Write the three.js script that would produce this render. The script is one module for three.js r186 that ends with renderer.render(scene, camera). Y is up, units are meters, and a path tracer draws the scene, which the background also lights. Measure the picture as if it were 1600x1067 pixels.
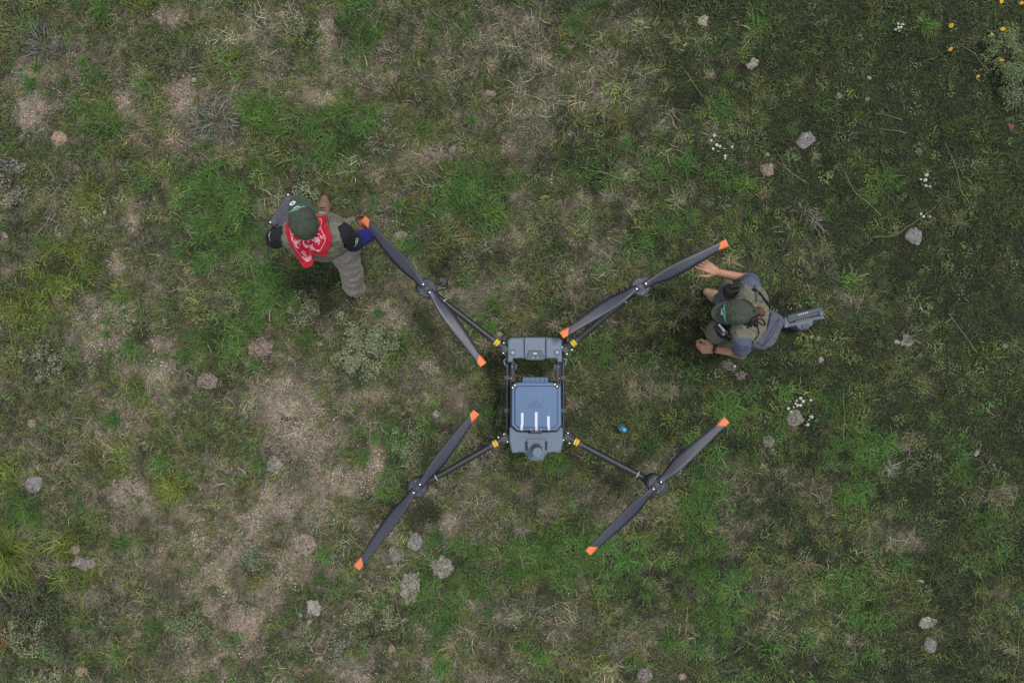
import * as THREE from 'three';
import { ImprovedNoise } from 'three/addons/math/ImprovedNoise.js';
import { RoundedBoxGeometry } from 'three/addons/geometries/RoundedBoxGeometry.js';
import { mergeGeometries, mergeVertices } from 'three/addons/utils/BufferGeometryUtils.js';

// ------------------------------------------------------------------ camera, sky, sun, exposure
const scene = new THREE.Scene();
const CAM_H = 6, FOCAL = 1100;                       // metres above the grass; focal length in pixels of a 1600 x 1067 frame
const camera = new THREE.PerspectiveCamera(2 * Math.atan(533.5 / FOCAL) * 180 / Math.PI, 1600 / 1067, 0.05, 500);
camera.position.set(0, CAM_H, 0); camera.up.set(0, 0, -1); camera.lookAt(0, 0, 0);
const renderer = new THREE.WebGLRenderer({ antialias: true });
renderer.setSize(1024, 682);
renderer.toneMapping = THREE.LinearToneMapping; renderer.toneMappingExposure = 1.3;
renderer.shadowMap.enabled = true;
{ // overcast sky: an even, slightly blue-grey cloud deck, brighter overhead
  const w = 256, h = 128, d = new Float32Array(w * h * 4), n = new ImprovedNoise();
  for (let j = 0; j < h; j++) for (let i = 0; i < w; i++) {
    const el = (j + 0.5) / h * Math.PI - Math.PI / 2, az = i / w * Math.PI * 2;
    const x = Math.cos(el) * Math.cos(az), y = Math.sin(el), z = Math.cos(el) * Math.sin(az);
    const c = 1 + 0.10 * n.noise(x * 2.2 + 5, y * 3, z * 2.2) + 0.05 * n.noise(x * 6, y * 7 + 3, z * 6);
    const g = (el > 0 ? 0.62 + 0.38 * Math.sin(el) : 0.3) * c * 0.66, k = (j * w + i) * 4;
    d[k] = g * 0.965; d[k + 1] = g * 1.0; d[k + 2] = g * 1.07; d[k + 3] = 1;
  }
  const t = new THREE.DataTexture(d, w, h, THREE.RGBAFormat, THREE.FloatType);
  t.mapping = THREE.EquirectangularReflectionMapping; t.magFilter = THREE.LinearFilter; t.needsUpdate = true;
  scene.background = t; scene.environment = t;
}
const sun = new THREE.DirectionalLight(new THREE.Color(1, 0.965, 0.91), 1.5);
sun.position.set(3.2, 12, -2.4); sun.castShadow = true; sun.shadow.radius = 22;
sun.shadow.mapSize.set(2048, 2048);
Object.assign(sun.shadow.camera, { left: -7, right: 7, top: 7, bottom: -7, near: 1, far: 30 });
scene.add(sun, sun.target);

// ------------------------------------------------------------------ helpers
let seed = 20240611;
function rnd() { seed = (seed + 0x6D2B79F5) | 0; let t = Math.imul(seed ^ (seed >>> 15), 1 | seed); t = (t + Math.imul(t ^ (t >>> 7), 61 | t)) ^ t; return ((t ^ (t >>> 14)) >>> 0) / 4294967296; }
const rr = (a, b) => a + (b - a) * rnd();
const pick = (a) => a[Math.floor(rnd() * a.length) % a.length];
const perlin = new ImprovedNoise();
const noise = (x, y, z) => perlin.noise(x + 31.7, y + 11.3, z + 57.1);
const fbm = (x, y, z, o = 4) => { let s = 0, a = 0.5, f = 1; for (let i = 0; i < o; i++) { s += a * noise(x * f, y * f, z * f + i * 9.1); a *= 0.5; f *= 2.03; } return s; };
const clamp = (x, a = 0, b = 1) => Math.min(b, Math.max(a, x));
const smooth = (a, b, x) => { const t = clamp((x - a) / (b - a)); return t * t * (3 - 2 * t); };
const lerp = (a, b, t) => a + (b - a) * t;
const V = (x, y, z) => new THREE.Vector3(x, y, z);
// a spot of the photograph at height y above the ground, in metres
const W = (px, py, y = 0) => [(px - 800) * (CAM_H - y) / FOCAL, y, (py - 533.5) * (CAM_H - y) / FOCAL];
const counts = {};
function numbered(n) { const k = counts[n] = (counts[n] ?? -1) + 1; return k ? n + '_' + String(k).padStart(3, '0') : n; }
function tag(o, label, category, group, kind) { if (label) o.userData.label = label; if (category) o.userData.category = category; if (group) o.userData.group = group; if (kind) o.userData.kind = kind; return o; }
function shade(o) { o.castShadow = o.receiveShadow = true; return o; }
function thing(name, label, category, [x, y, z], group) { const g = new THREE.Group(); g.name = numbered(name); g.position.set(x, y, z); scene.add(g); return tag(g, label, category, group); }
function part(name, geo, m, parent) { const o = shade(new THREE.Mesh(geo, m)); o.name = name; parent.add(o); return o; }
function top(name, geo, m, label, category, group, kind) { const o = shade(new THREE.Mesh(geo, m)); o.name = numbered(name); scene.add(o); return tag(o, label, category, group, kind); }
const lin = (r, g, b) => new THREE.Color().setRGB(r, g, b);
function noiseTex(size, fn, rep = 1) { // tiling grey noise
  const d = new Uint8Array(size * size * 4);
  for (let j = 0; j < size; j++) for (let i = 0; i < size; i++) { const v = clamp(fn(i / size, j / size)) * 255, k = (j * size + i) * 4; d[k] = d[k + 1] = d[k + 2] = v; d[k + 3] = 255; }
  const t = new THREE.DataTexture(d, size, size); t.wrapS = t.wrapT = THREE.RepeatWrapping; t.magFilter = THREE.LinearFilter; t.minFilter = THREE.LinearMipmapLinearFilter; t.generateMipmaps = true; t.repeat.set(rep, rep); t.needsUpdate = true; return t;
}
// periodic noise: blend of shifted samples
const tile = (f) => (u, v) => { const a = f(u, v), b = f(u - 1, v), c = f(u, v - 1), e = f(u - 1, v - 1); const s = smooth(0, 1, u), t = smooth(0, 1, v); return lerp(lerp(a, b, s), lerp(c, e, s), t); };
const grain = noiseTex(256, tile((u, v) => 0.5 + 0.9 * fbm(u * 24, v * 24, 3, 4)), 1);
const blotch = noiseTex(256, tile((u, v) => 0.82 + 0.42 * fbm(u * 5, v * 5, 8, 5)), 1);
const weave = noiseTex(256, (u, v) => 0.5 + 0.22 * Math.sin(u * Math.PI * 64) * Math.sign(Math.sin(v * Math.PI * 64)) + 0.22 * Math.sin(v * Math.PI * 64) + 0.2 * (rnd() - 0.5), 1);
const rep = (t, r) => { const c = t.clone(); c.repeat.set(r, r); c.needsUpdate = true; return c; };
const bl2 = rep(blotch, 3), bl8 = rep(blotch, 8), gr6 = rep(grain, 6), gr20 = rep(grain, 20), wv12 = rep(weave, 12);
const soft8 = rep(noiseTex(128, tile((u, v) => 0.92 + 0.26 * fbm(u * 6, v * 6, 4, 5))), 7);
const plastic = (c, rough = 0.55, bump = 0.0006) => new THREE.MeshStandardMaterial({ color: c, roughness: rough, map: soft8, bumpMap: gr20, bumpScale: bump });
const cloth = (c, bump = 0.0012) => new THREE.MeshPhysicalMaterial({ color: c, roughness: 0.92, map: bl8, bumpMap: wv12, bumpScale: bump, sheen: 0.25, sheenRoughness: 0.7 });

// planar-ish uv in metres, fine for anything seen from above
function metreUV(g) {
  const p = g.attributes.position, uv = new Float32Array(p.count * 2);
  for (let i = 0; i < p.count; i++) { uv[2 * i] = p.getX(i) + 0.37 * p.getY(i); uv[2 * i + 1] = p.getZ(i) + 0.53 * p.getY(i); }
  g.setAttribute('uv', new THREE.BufferAttribute(uv, 2)); return g;
}
// slab from an outline given as [x, z] pairs, between heights y0 and y1, edges chamfered
function slab(pts, y0, y1, bev = 0.006, holes = [], seg = 2) {
  const s = new THREE.Shape(pts.map(([x, z]) => new THREE.Vector2(x, -z)));
  for (const h of holes) s.holes.push(new THREE.Path(h.map(([x, z]) => new THREE.Vector2(x, -z))));
  const g = new THREE.ExtrudeGeometry(s, { depth: y1 - y0 - 2 * bev, bevelEnabled: bev > 0, bevelThickness: bev, bevelSize: bev, bevelOffset: -bev, bevelSegments: seg, curveSegments: 10 });
  g.rotateX(-Math.PI / 2); g.translate(0, y0 + bev, 0); return metreUV(g);
}
const box = (w, h, d, x, y, z, r = 0.004) => { const g = new RoundedBoxGeometry(w, h, d, 2, Math.min(r, w / 2.1, h / 2.1, d / 2.1)); g.translate(x, y, z); return metreUV(g); };
// tapered bar between two points
function bar(a, b, r0, r1 = r0, seg = 16) {
  const A = V(...a), B = V(...b), L = A.distanceTo(B), g = new THREE.CylinderGeometry(r1, r0, L, seg, 1);
  g.translate(0, L / 2, 0); g.applyQuaternion(new THREE.Quaternion().setFromUnitVectors(V(0, 1, 0), B.sub(A).normalize())); g.translate(...a); return metreUV(g);
}
const tube = (pts, r, n = 20, seg = 8) => metreUV(new THREE.TubeGeometry(new THREE.CatmullRomCurve3(pts.map((p) => V(...p))), n, r, seg, false));
// disc with rounded rim, standing on y0
function disc(x, z, r, y0, y1, bev = 0.004, seg = 28) {
  const p = [[0, y0], [r - bev * 0.3, y0], [r, y0 + bev], [r, y1 - bev], [r - bev * 0.3, y1 - bev * 0.3], [r - bev, y1], [0, y1]].map(([a, b]) => new THREE.Vector2(Math.max(a, 0.0001), b));
  const g = new THREE.LatheGeometry(p, seg); g.translate(x, 0, z); return metreUV(g);
}
const merge = (...g) => mergeGeometries(g.map((q) => { const n = q.index ? q.toNonIndexed() : q; for (const k of Object.keys(n.attributes)) if (!['position', 'normal', 'uv'].includes(k)) n.deleteAttribute(k); return n; }));

// ------------------------------------------------------------------ signed-distance bodies
const sub3 = (a, b) => [a[0] - b[0], a[1] - b[1], a[2] - b[2]], add3 = (a, b) => [a[0] + b[0], a[1] + b[1], a[2] + b[2]], mul3 = (a, s) => [a[0] * s, a[1] * s, a[2] * s];
const dot3 = (a, b) => a[0] * b[0] + a[1] * b[1] + a[2] * b[2], cross3 = (a, b) => [a[1] * b[2] - a[2] * b[1], a[2] * b[0] - a[0] * b[2], a[0] * b[1] - a[1] * b[0]];
const nrm3 = (a) => mul3(a, 1 / Math.hypot(...a)), mix3 = (a, b, t) => [lerp(a[0], b[0], t), lerp(a[1], b[1], t), lerp(a[2], b[2], t)];
// bones: [a, b, ra, rb]; joined by a smooth minimum of width k
function bones(list, k = 0.03) {
  const P = list.map(([a, b, ra, rb = ra]) => { const d = sub3(b, a); return [a, d, 1 / Math.max(dot3(d, d), 1e-9), ra, rb - ra]; });
  return (x, y, z) => {
    let m = 9;
    for (const [a, d, inv, ra, dr] of P) {
      const px = x - a[0], py = y - a[1], pz = z - a[2]; let h = (px * d[0] + py * d[1] + pz * d[2]) * inv; h = h < 0 ? 0 : h > 1 ? 1 : h;
      const qx = px - d[0] * h, qy = py - d[1] * h, qz = pz - d[2] * h, s = Math.sqrt(qx * qx + qy * qy + qz * qz) - ra - dr * h;
      const t = k - Math.abs(m - s); m = Math.min(m, s); if (t > 0) m -= t * t / (4 * k);
    }
    return m;
  };
}
function span(list, pad) { const lo = [9, 9, 9], hi = [-9, -9, -9]; for (const [a, b, ra, rb = ra] of list) for (let i = 0; i < 3; i++) { const r = Math.max(ra, rb) + pad; lo[i] = Math.min(lo[i], a[i] - r, b[i] - r); hi[i] = Math.max(hi[i], a[i] + r, b[i] + r); } return [lo, hi]; }
function nets(f, lo, hi, c) { // naive surface nets
  const N = [0, 1, 2].map((i) => Math.ceil((hi[i] - lo[i]) / c) + 1), [nx, ny, nz] = N, F = new Float32Array(nx * ny * nz), id = (i, j, k) => (k * ny + j) * nx + i;
  for (let k = 0; k < nz; k++) for (let j = 0; j < ny; j++) for (let i = 0; i < nx; i++) F[id(i, j, k)] = f(lo[0] + i * c, lo[1] + j * c, lo[2] + k * c);
  const vi = new Int32Array(nx * ny * nz).fill(-1), pos = [], ind = [];
  const E = [[0, 1], [2, 3], [4, 5], [6, 7], [0, 2], [1, 3], [4, 6], [5, 7], [0, 4], [1, 5], [2, 6], [3, 7]], v = new Float32Array(8);
  for (let k = 0; k < nz - 1; k++) for (let j = 0; j < ny - 1; j++) for (let i = 0; i < nx - 1; i++) {
    let m = 0; for (let q = 0; q < 8; q++) { v[q] = F[id(i + (q & 1), j + (q >> 1 & 1), k + (q >> 2))]; if (v[q] < 0) m |= 1 << q; }
    if (m === 0 || m === 255) continue;
    let sx = 0, sy = 0, sz = 0, n = 0;
    for (const [a, b] of E) if ((v[a] < 0) !== (v[b] < 0)) { const t = v[a] / (v[a] - v[b]); sx += lerp(a & 1, b & 1, t); sy += lerp(a >> 1 & 1, b >> 1 & 1, t); sz += lerp(a >> 2, b >> 2, t); n++; }
    vi[id(i, j, k)] = pos.length / 3; pos.push(lo[0] + (i + sx / n) * c, lo[1] + (j + sy / n) * c, lo[2] + (k + sz / n) * c);
  }
  for (let k = 1; k < nz - 1; k++) for (let j = 1; j < ny - 1; j++) for (let i = 1; i < nx - 1; i++) {
    const a = F[id(i, j, k)] < 0, quad = (p, q, r, s, flip) => { if (Math.min(p, q, r, s) >= 0) flip ? ind.push(p, r, q, p, s, r) : ind.push(p, q, r, p, r, s); };
    if (a !== F[id(i + 1, j, k)] < 0) quad(vi[id(i, j - 1, k - 1)], vi[id(i, j, k - 1)], vi[id(i, j, k)], vi[id(i, j - 1, k)], !a);
    if (a !== F[id(i, j + 1, k)] < 0) quad(vi[id(i - 1, j, k - 1)], vi[id(i - 1, j, k)], vi[id(i, j, k)], vi[id(i, j, k - 1)], !a);
    if (a !== F[id(i, j, k + 1)] < 0) quad(vi[id(i - 1, j - 1, k)], vi[id(i, j - 1, k)], vi[id(i, j, k)], vi[id(i - 1, j, k)], !a);
  }
  const g = new THREE.BufferGeometry(), P = new Float32Array(pos), Nn = new Float32Array(pos.length), e = c * 0.5;
  for (let i = 0; i < P.length; i += 3) { const x = P[i], y = P[i + 1], z = P[i + 2], n = [f(x + e, y, z) - f(x - e, y, z), f(x, y + e, z) - f(x, y - e, z), f(x, y, z + e) - f(x, y, z - e)], l = Math.hypot(...n) || 1; Nn[i] = n[0] / l; Nn[i + 1] = n[1] / l; Nn[i + 2] = n[2] / l; }
  g.setAttribute('position', new THREE.BufferAttribute(P, 3)); g.setAttribute('normal', new THREE.BufferAttribute(Nn, 3)); g.setIndex(ind); return metreUV(g);
}
const folds = (f, amp, s = 14, ox = 0) => (x, y, z) => { const d = f(x, y, z); return Math.abs(d) > 0.05 ? d : d + amp * (noise(x * s + ox, y * s * 0.8, z * s) + 0.6 * noise(x * s * 2.3, y * s * 2 + ox, z * s * 2.3)); };
const plane = (p, n) => { const m = nrm3(n), k = dot3(p, m); return (x, y, z) => x * m[0] + y * m[1] + z * m[2] - k; };    // negative behind
const both = (...fs) => (x, y, z) => { let m = -9; for (const f of fs) m = Math.max(m, f(x, y, z)); return m; };
// sheet of cloth or a printed badge that lies on a shape: a grid dropped along dir until it meets f
function badge(f, at, dir, up, w, h, n = 14, off = 0.0025, curve = null) {
  const D = nrm3(dir), R = nrm3(cross3(D, up)), U = cross3(R, D), pos = [], uv = [], ind = [];
  for (let j = 0; j <= n; j++) for (let i = 0; i <= n; i++) {
    const u = i / n, v = j / n, p = add3(at, add3(mul3(R, (u - 0.5) * w), mul3(U, (v - 0.5) * h))); let t = 0;
    for (let q = 0; q < 40; q++) { const s = f(p[0] + D[0] * t, p[1] + D[1] * t, p[2] + D[2] * t); if (s < 0.0006 || t > 0.4) break; t += s * 0.8; }
    pos.push(...add3(p, mul3(D, t - off))); uv.push(u, v);
    if (i < n && j < n) { const a = j * (n + 1) + i; ind.push(a, a + 1, a + n + 2, a, a + n + 2, a + n + 1); }
  }
  const g = new THREE.BufferGeometry(); g.setAttribute('position', new THREE.Float32BufferAttribute(pos, 3)); g.setAttribute('uv', new THREE.Float32BufferAttribute(uv, 2)); g.setIndex(ind); g.computeVertexNormals(); return g;
}
function print(w, h, draw) { const c = document.createElement('canvas'); c.width = w; c.height = h; const x = c.getContext('2d'); draw(x, w, h); const t = new THREE.CanvasTexture(c); t.colorSpace = THREE.SRGBColorSpace; return t; }
const printed = (t, rough = 0.7) => new THREE.MeshStandardMaterial({ map: t, roughness: rough, alphaTest: 0.5, side: THREE.DoubleSide });

// ------------------------------------------------------------------ ground
// soil, straw, olive (short tired grass), lush, dark (mossy low growth), gold (yellow-green)
const KINDS = ['soil', 'straw', 'olive', 'lush', 'dark', 'gold'];
const SPOTS = []; // patches of growth and bare earth, in pixels of the photograph
const spot = (kind, ...list) => { for (const [px, py, r, w = 1, ry = r] of list) { const c = W(px, py); SPOTS.push([KINDS.indexOf(kind), c[0], c[2], r * CAM_H / FOCAL * (kind === 'soil' ? 1.05 : 1), ry * CAM_H / FOCAL * (kind === 'soil' ? 1.05 : 1), w * (kind === 'soil' ? .95 : 1)]); } };
spot('soil', [55, 115, 34, 1.3, 26], [45, 170, 34, 1.2, 22], [285, 150, 30, 1], [195, 165, 28, .8], [510, 60, 14, 1, 55], [520, 115, 16, .9], [430, 185, 26, .9, 14], [500, 150, 44, .6, 16], [660, 250, 24, .6], [265, 25, 30, .6, 18],
  [185, 410, 16, .9, 30], [205, 340, 15, .7, 34], [150, 525, 42, .9, 24], [160, 485, 34, .7, 26], [460, 640, 52, 1.3, 36], [480, 685, 60, .9, 30], [440, 600, 30, .7, 24], [565, 620, 30, .7, 24], [205, 770, 52, .9, 30], [190, 670, 46, .5, 40], [520, 760, 60, .8, 34],
  [592, 730, 18, 1, 40], [440, 790, 60, .9, 26], [400, 830, 50, .7, 40], [450, 880, 40, .7, 30], [570, 850, 30, .5], [700, 825, 20, 1.1, 20], [815, 765, 24, .4, 20], [1112, 735, 17, 1.2, 17], [385, 970, 22, 1, 22], [560, 1055, 20, 1, 20], [330, 900, 60, .5, 40], [300, 1040, 60, .5, 30],
  [240, 880, 40, .4], [420, 940, 30, .6], [585, 265, 22, .6], [790, 225, 34, .6, 24], [810, 370, 36, .5, 18], [1110, 1010, 14, .7, 18], [1430, 855, 26, .5, 22], [820, 815, 26, .4, 20], [1560, 920, 20, .5], [1450, 600, 30, .3], [250, 585, 30, .5, 24], [655, 820, 30, .3], [300, 220, 60, .35, 40], [120, 930, 40, .4, 20], [610, 500, 34, .5, 22], [1335, 540, 30, .2], [960, 690, 20, .3], [1300, 780, 40, .3]);
spot('straw', [780, 60, 70, .8, 50], [840, 120, 50, 1, 70], [700, 110, 60, .6, 40], [560, 230, 50, .4, 30], [620, 235, 40, .5, 24], [830, 200, 40, .9, 50], [1000, 170, 50, .5, 40], [940, 120, 50, .5], [950, 400, 50, .6, 30], [910, 330, 40, .5, 30], [880, 620, 50, .5, 40], [1000, 600, 60, .5, 36], [960, 800, 70, .6, 40], [1000, 720, 50, .4, 30], [760, 790, 60, .6, 34], [750, 860, 50, .3],
  [690, 330, 50, .4], [790, 440, 50, .4, 40], [900, 430, 40, .5], [720, 480, 40, .5], [1150, 820, 40, .5, 40], [1280, 400, 40, .5, 40], [1330, 470, 40, .4], [1250, 760, 60, .4, 30], [1400, 700, 60, .5, 40], [1380, 830, 50, .5, 24], [1560, 775, 40, .7, 20], [880, 970, 80, .5, 40], [1000, 1000, 60, .5, 30], [70, 330, 30, .7, 30], [110, 20, 50, .5, 20], [340, 170, 40, .6, 40], [380, 50, 50, .5, 40], [430, 40, 50, .5, 30], [250, 640, 60, .5, 30], [330, 720, 70, .5, 34], [760, 960, 80, .4, 40], [1240, 960, 60, .4], [1520, 980, 60, .4, 30], [1150, 60, 40, .4], [1210, 910, 50, .4]);
spot('lush', [560, 50, 30, 1, 44], [535, 225, 56, 1.1, 44], [430, 190, 30, .6], [320, 305, 52, 1.1, 40], [370, 345, 40, 1, 46], [325, 385, 40, .8, 30], [410, 170, 34, .6, 44], [405, 440, 50, .7, 50], [345, 525, 44, .8, 40], [745, 305, 60, 1.3, 48], [640, 345, 40, .6, 24], [165, 195, 24, .9, 24], [700, 100, 20, .4], [735, 30, 30, .3], [610, 740, 26, .7], [645, 690, 60, .5, 30], [870, 860, 70, 1.1, 46], [960, 880, 80, .6, 40],
  [1110, 730, 26, .9, 40], [1100, 800, 30, .9, 40], [1090, 890, 34, .6, 40], [1120, 980, 34, .9, 60], [1320, 910, 36, .9, 24], [1360, 955, 40, .9, 24], [1345, 690, 44, 1, 44], [1330, 770, 30, .7, 40], [1300, 640, 40, .6], [1220, 690, 30, .5], [1490, 715, 30, .7, 30], [1380, 300, 40, .8, 34], [1130, 170, 24, .9, 46], [1130, 60, 16, .8, 40], [1180, 35, 20, .5], [1145, 270, 30, .6], [1500, 300, 40, .5, 30], [1450, 400, 24, .5], [1210, 630, 40, .4], [1150, 640, 40, .6, 30], [1180, 580, 30, .6], [1010, 680, 40, .4], [920, 260, 60, .4, 40], [880, 190, 30, .5], [940, 550, 50, .4, 24], [1000, 390, 60, .4, 24], [1060, 350, 50, .5, 30], [690, 960, 40, .8, 30], [660, 925, 20, .9, 24], [20, 800, 36, .7, 50], [1230, 950, 40, .5], [30, 1000, 40, .3], [1560, 800, 40, .3], [1530, 885, 40, .5, 20], [560, 600, 30, .4], [450, 470, 30, .8, 40], [690, 890, 60, .5], [730, 900, 60, .4], [1480, 880, 30, .5], [1020, 960, 40, .4]);
spot('gold', [110, 400, 46, 1, 32], [40, 480, 50, 1, 34], [75, 440, 40, .7, 24], [215, 5, 50, .7, 14], [145, 300, 30, .7, 26], [185, 235, 40, .5, 20], [265, 765, 26, 1.1, 22], [250, 770, 20, .8], [185, 725, 30, .5, 30], [10, 760, 30, .6], [15, 730, 26, .6], [770, 220, 24, .3], [650, 340, 20, .5], [1310, 660, 30, .5], [860, 830, 40, .4], [1365, 290, 30, .5], [110, 855, 30, .9, 30], [130, 900, 30, .7, 24], [340, 350, 16, .7], [245, 655, 20, .6], [160, 170, 20, .6], [1500, 690, 60, .2], [760, 260, 30, .5, 20], [210, 610, 24, .4, 30], [1470, 100, 30, .3]);
spot('dark', [480, 430, 50, 1, 36], [540, 380, 30, .7], [700, 400, 40, .4], [660, 800, 34, .8, 30], [1400, 200, 200, .7, 150], [1330, 100, 200, .5, 100], [1520, 380, 120, .6, 120], [1150, 530, 90, .6, 60], [1000, 540, 80, .5, 40], [970, 500, 60, .4, 40], [600, 790, 30, .4], [1540, 640, 100, .6, 90], [1420, 760, 80, .3], [60, 960, 60, .8, 50], [30, 910, 50, .7, 30], [1210, 500, 70, .5, 50], [840, 650, 100, .6, 110], [80, 180, 20, .4], [340, 590, 60, .4, 30], [145, 730, 50, .4, 24], [480, 950, 50, .4, 40], [900, 250, 40, .5], [470, 60, 20, .5, 30], [1490, 920, 60, .4], [1350, 560, 100, .4, 60]);
const BASE = { soil: [.25, .015], straw: [.44, .15], olive: [.68, .48], lush: [.16, .15], dark: [.16, .95], gold: [.08, .06] };
const wts = new Float64Array(6);
function cover(x, z) { // share of each kind of ground cover at a spot
  const right = smooth(-0.9, 3.2, x + 0.15 * noise(x, 2, z) - 0.12 * z) , far = Math.hypot(x / 4.6, z / 3.2);
  const dark2 = 1.1 * smooth(1.6, 4.4, x - 0.8 * z - 0.6);
  let sum = 0;
  for (let k = 0; k < 6; k++) {
    const b = BASE[KINDS[k]], n = fbm(x * 1.7 + k * 13.7, k * 5.3, z * 1.7, 3) * 2.4 + noise(x * 9 + k * 3.1, k * 2.7, z * 9) * 1.1 + noise(x * 24 + k * 7.1, k * 3.7, z * 24) * 1.1;
    wts[k] = (lerp(b[0], b[1], right) + (k === 4 ? dark2 : 0)) * Math.exp(1.35 * n);
  }
  for (const [k, sx, sz, a, b, w] of SPOTS) {
    const u = (x - sx) / a, v = (z - sz) / b, d = u * u + v * v; if (d > 3.2) continue;
    const e = Math.exp(-d * 1.5 + 1.1 * noise(x * 7 + k, 4, z * 7) * Math.min(1, d + .2));
    wts[k] += 2.1 * w * e; for (let q = 0; q < 6; q++) if (q !== k) wts[q] *= 1 - 0.55 * Math.min(1, w) * Math.min(1, e);
  }
  for (let k = 0; k < 6; k++) { wts[k] = Math.pow(wts[k], 1.8); sum += wts[k]; }
  for (let k = 0; k < 6; k++) wts[k] /= sum;
  return wts;
}
const ground = (x, z) => 0.030 * noise(x * 0.8, 3, z * 0.8) + 0.012 * noise(x * 4, 7, z * 4) + 0.005 * noise(x * 13, 1, z * 13) + (Math.hypot(x, z) > 9 ? 0.22 * Math.min(6, Math.hypot(x, z) / 9 - 1) * noise(x * 0.045, 2, z * 0.045) : 0);
const EARTH = { soil: [.46, .352, .268], straw: [.115, .098, .068], olive: [.042, .038, .024], lush: [.022, .027, .012], dark: [.024, .023, .014], gold: [.04, .042, .016] };
{ // one sheet: 3 cm cells where the photograph looks, widening towards the horizon
  const line = (half, step, reach) => { const a = []; for (let t = -half; t <= half + 1e-6; t += step) a.push(t); let s = step, t = half; while (t < reach) { s *= 1.22; t += s; a.push(t); a.unshift(-t); } return a; };
  const xs = line(5.1, 0.032, 260), zs = line(3.6, 0.032, 260), nx = xs.length, nz = zs.length, pos = new Float32Array(nx * nz * 3), col = new Float32Array(nx * nz * 3), uv = new Float32Array(nx * nz * 2), ind = [];
  for (let j = 0; j < nz; j++) for (let i = 0; i < nx; i++) {
    const k = j * nx + i, x = xs[i], z = zs[j], w = cover(x, z); let r = 0, g = 0, b = 0;
    for (let q = 0; q < 6; q++) { const c = EARTH[KINDS[q]]; r += w[q] * c[0]; g += w[q] * c[1]; b += w[q] * c[2]; }
    const far = smooth(13, 20, Math.hypot(x, z)), s = lerp(1 + 0.35 * noise(x * 11, 20, z * 11) + 0.25 * noise(x * 30, 22, z * 30), 1 + .5 * noise(x * .05, 20, z * .05), far);
    r = lerp(r, .088, far); g = lerp(g, .098, far); b = lerp(b, .048, far);
    pos.set([x, ground(x, z), z], k * 3); col.set([r * s, g * s, b * s], k * 3); uv.set([x, z], k * 2);
    if (i < nx - 1 && j < nz - 1) ind.push(k, k + nx, k + 1, k + 1, k + nx, k + nx + 1);
  }
  const g = new THREE.BufferGeometry(); g.setAttribute('position', new THREE.BufferAttribute(pos, 3)); g.setAttribute('color', new THREE.BufferAttribute(col, 3)); g.setAttribute('uv', new THREE.BufferAttribute(uv, 2)); g.setIndex(ind); g.computeVertexNormals();
  // gravelly earth: light grains, crumbs and dark gaps, 0.9 m to the tile
  const crumb = (u, v) => { let s = 0.66 + 0.5 * fbm(u * 18, v * 18, 5, 3) + 0.9 * fbm(u * 60, v * 60, 6, 3); const p = noise(u * 95, v * 95, 9); if (p > 0.28) s += 0.9 * (p - 0.28) / 0.3; const d = noise(u * 70 + 40, v * 70, 2); if (d > 0.3) s -= 0.8 * (d - 0.3) / 0.3; return s * .92; };
  const t = noiseTex(1024, tile(crumb)); t.repeat.set(1 / 0.9, 1 / 0.9);
  top('ground', g, new THREE.MeshStandardMaterial({ vertexColors: true, map: t, bumpMap: t, bumpScale: 0.012, roughness: 0.97 }), 'bare earth and thin turf of the field', null, null, 'structure');
}
const keepOut = []; // [x, z, radius] that no grass grows through
const blocked = (x, z) => { for (const [a, b, r] of keepOut) { const d = (x - a) * (x - a) + (z - b) * (z - b); if (d < r * r) return true; } return false; };

// ------------------------------------------------------------------ growth
// a clump: many bent blades round a point, vertex colours from root (dark) to tip and from blade to blade
function clump({ n, spread, len, wide, lean, tone, segs = 2, hue = null, curl = 0.5 }) {
  const pos = [], col = [], ind = [];
  for (let i = 0; i < n; i++) {
    const a = rr(0, Math.PI * 2), q = Math.sqrt(rnd()) * spread, x0 = Math.cos(a) * q, z0 = Math.sin(a) * q, dir = rr(0, Math.PI * 2), L = rr(len[0], len[1]), w = rr(wide[0], wide[1]);
    let el = rr(lean[0], lean[1]), d = dir, p = [x0, -0.004, z0]; const bend = rr(0.2, 1) * curl, twist = rr(-0.5, 0.5), t0 = rr(tone[0], tone[1]), h = hue ? hue() : [1, 1, 1], base = pos.length / 3, flat = rr(-0.7, 0.7);
    for (let s = 0; s <= segs; s++) {
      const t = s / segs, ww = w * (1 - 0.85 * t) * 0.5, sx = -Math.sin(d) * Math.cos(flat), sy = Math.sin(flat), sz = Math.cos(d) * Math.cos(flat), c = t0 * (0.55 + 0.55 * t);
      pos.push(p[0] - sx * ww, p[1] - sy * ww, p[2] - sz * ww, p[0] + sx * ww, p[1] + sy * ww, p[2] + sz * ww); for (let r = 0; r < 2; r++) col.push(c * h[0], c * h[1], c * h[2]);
      const l = L / segs; p = [p[0] + Math.cos(el) * Math.cos(d) * l, Math.max(0.001, p[1] + Math.sin(el) * l), p[2] + Math.cos(el) * Math.sin(d) * l]; el -= bend / segs * 2; d += twist;
      if (s < segs) ind.push(base + 2 * s, base + 2 * s + 1, base + 2 * s + 3, base + 2 * s, base + 2 * s + 3, base + 2 * s + 2);
    }
  }
  const g = new THREE.BufferGeometry(); g.setAttribute('position', new THREE.Float32BufferAttribute(pos, 3)); g.setAttribute('color', new THREE.Float32BufferAttribute(col, 3)); g.setIndex(ind); g.computeVertexNormals(); return g;
}
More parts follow.
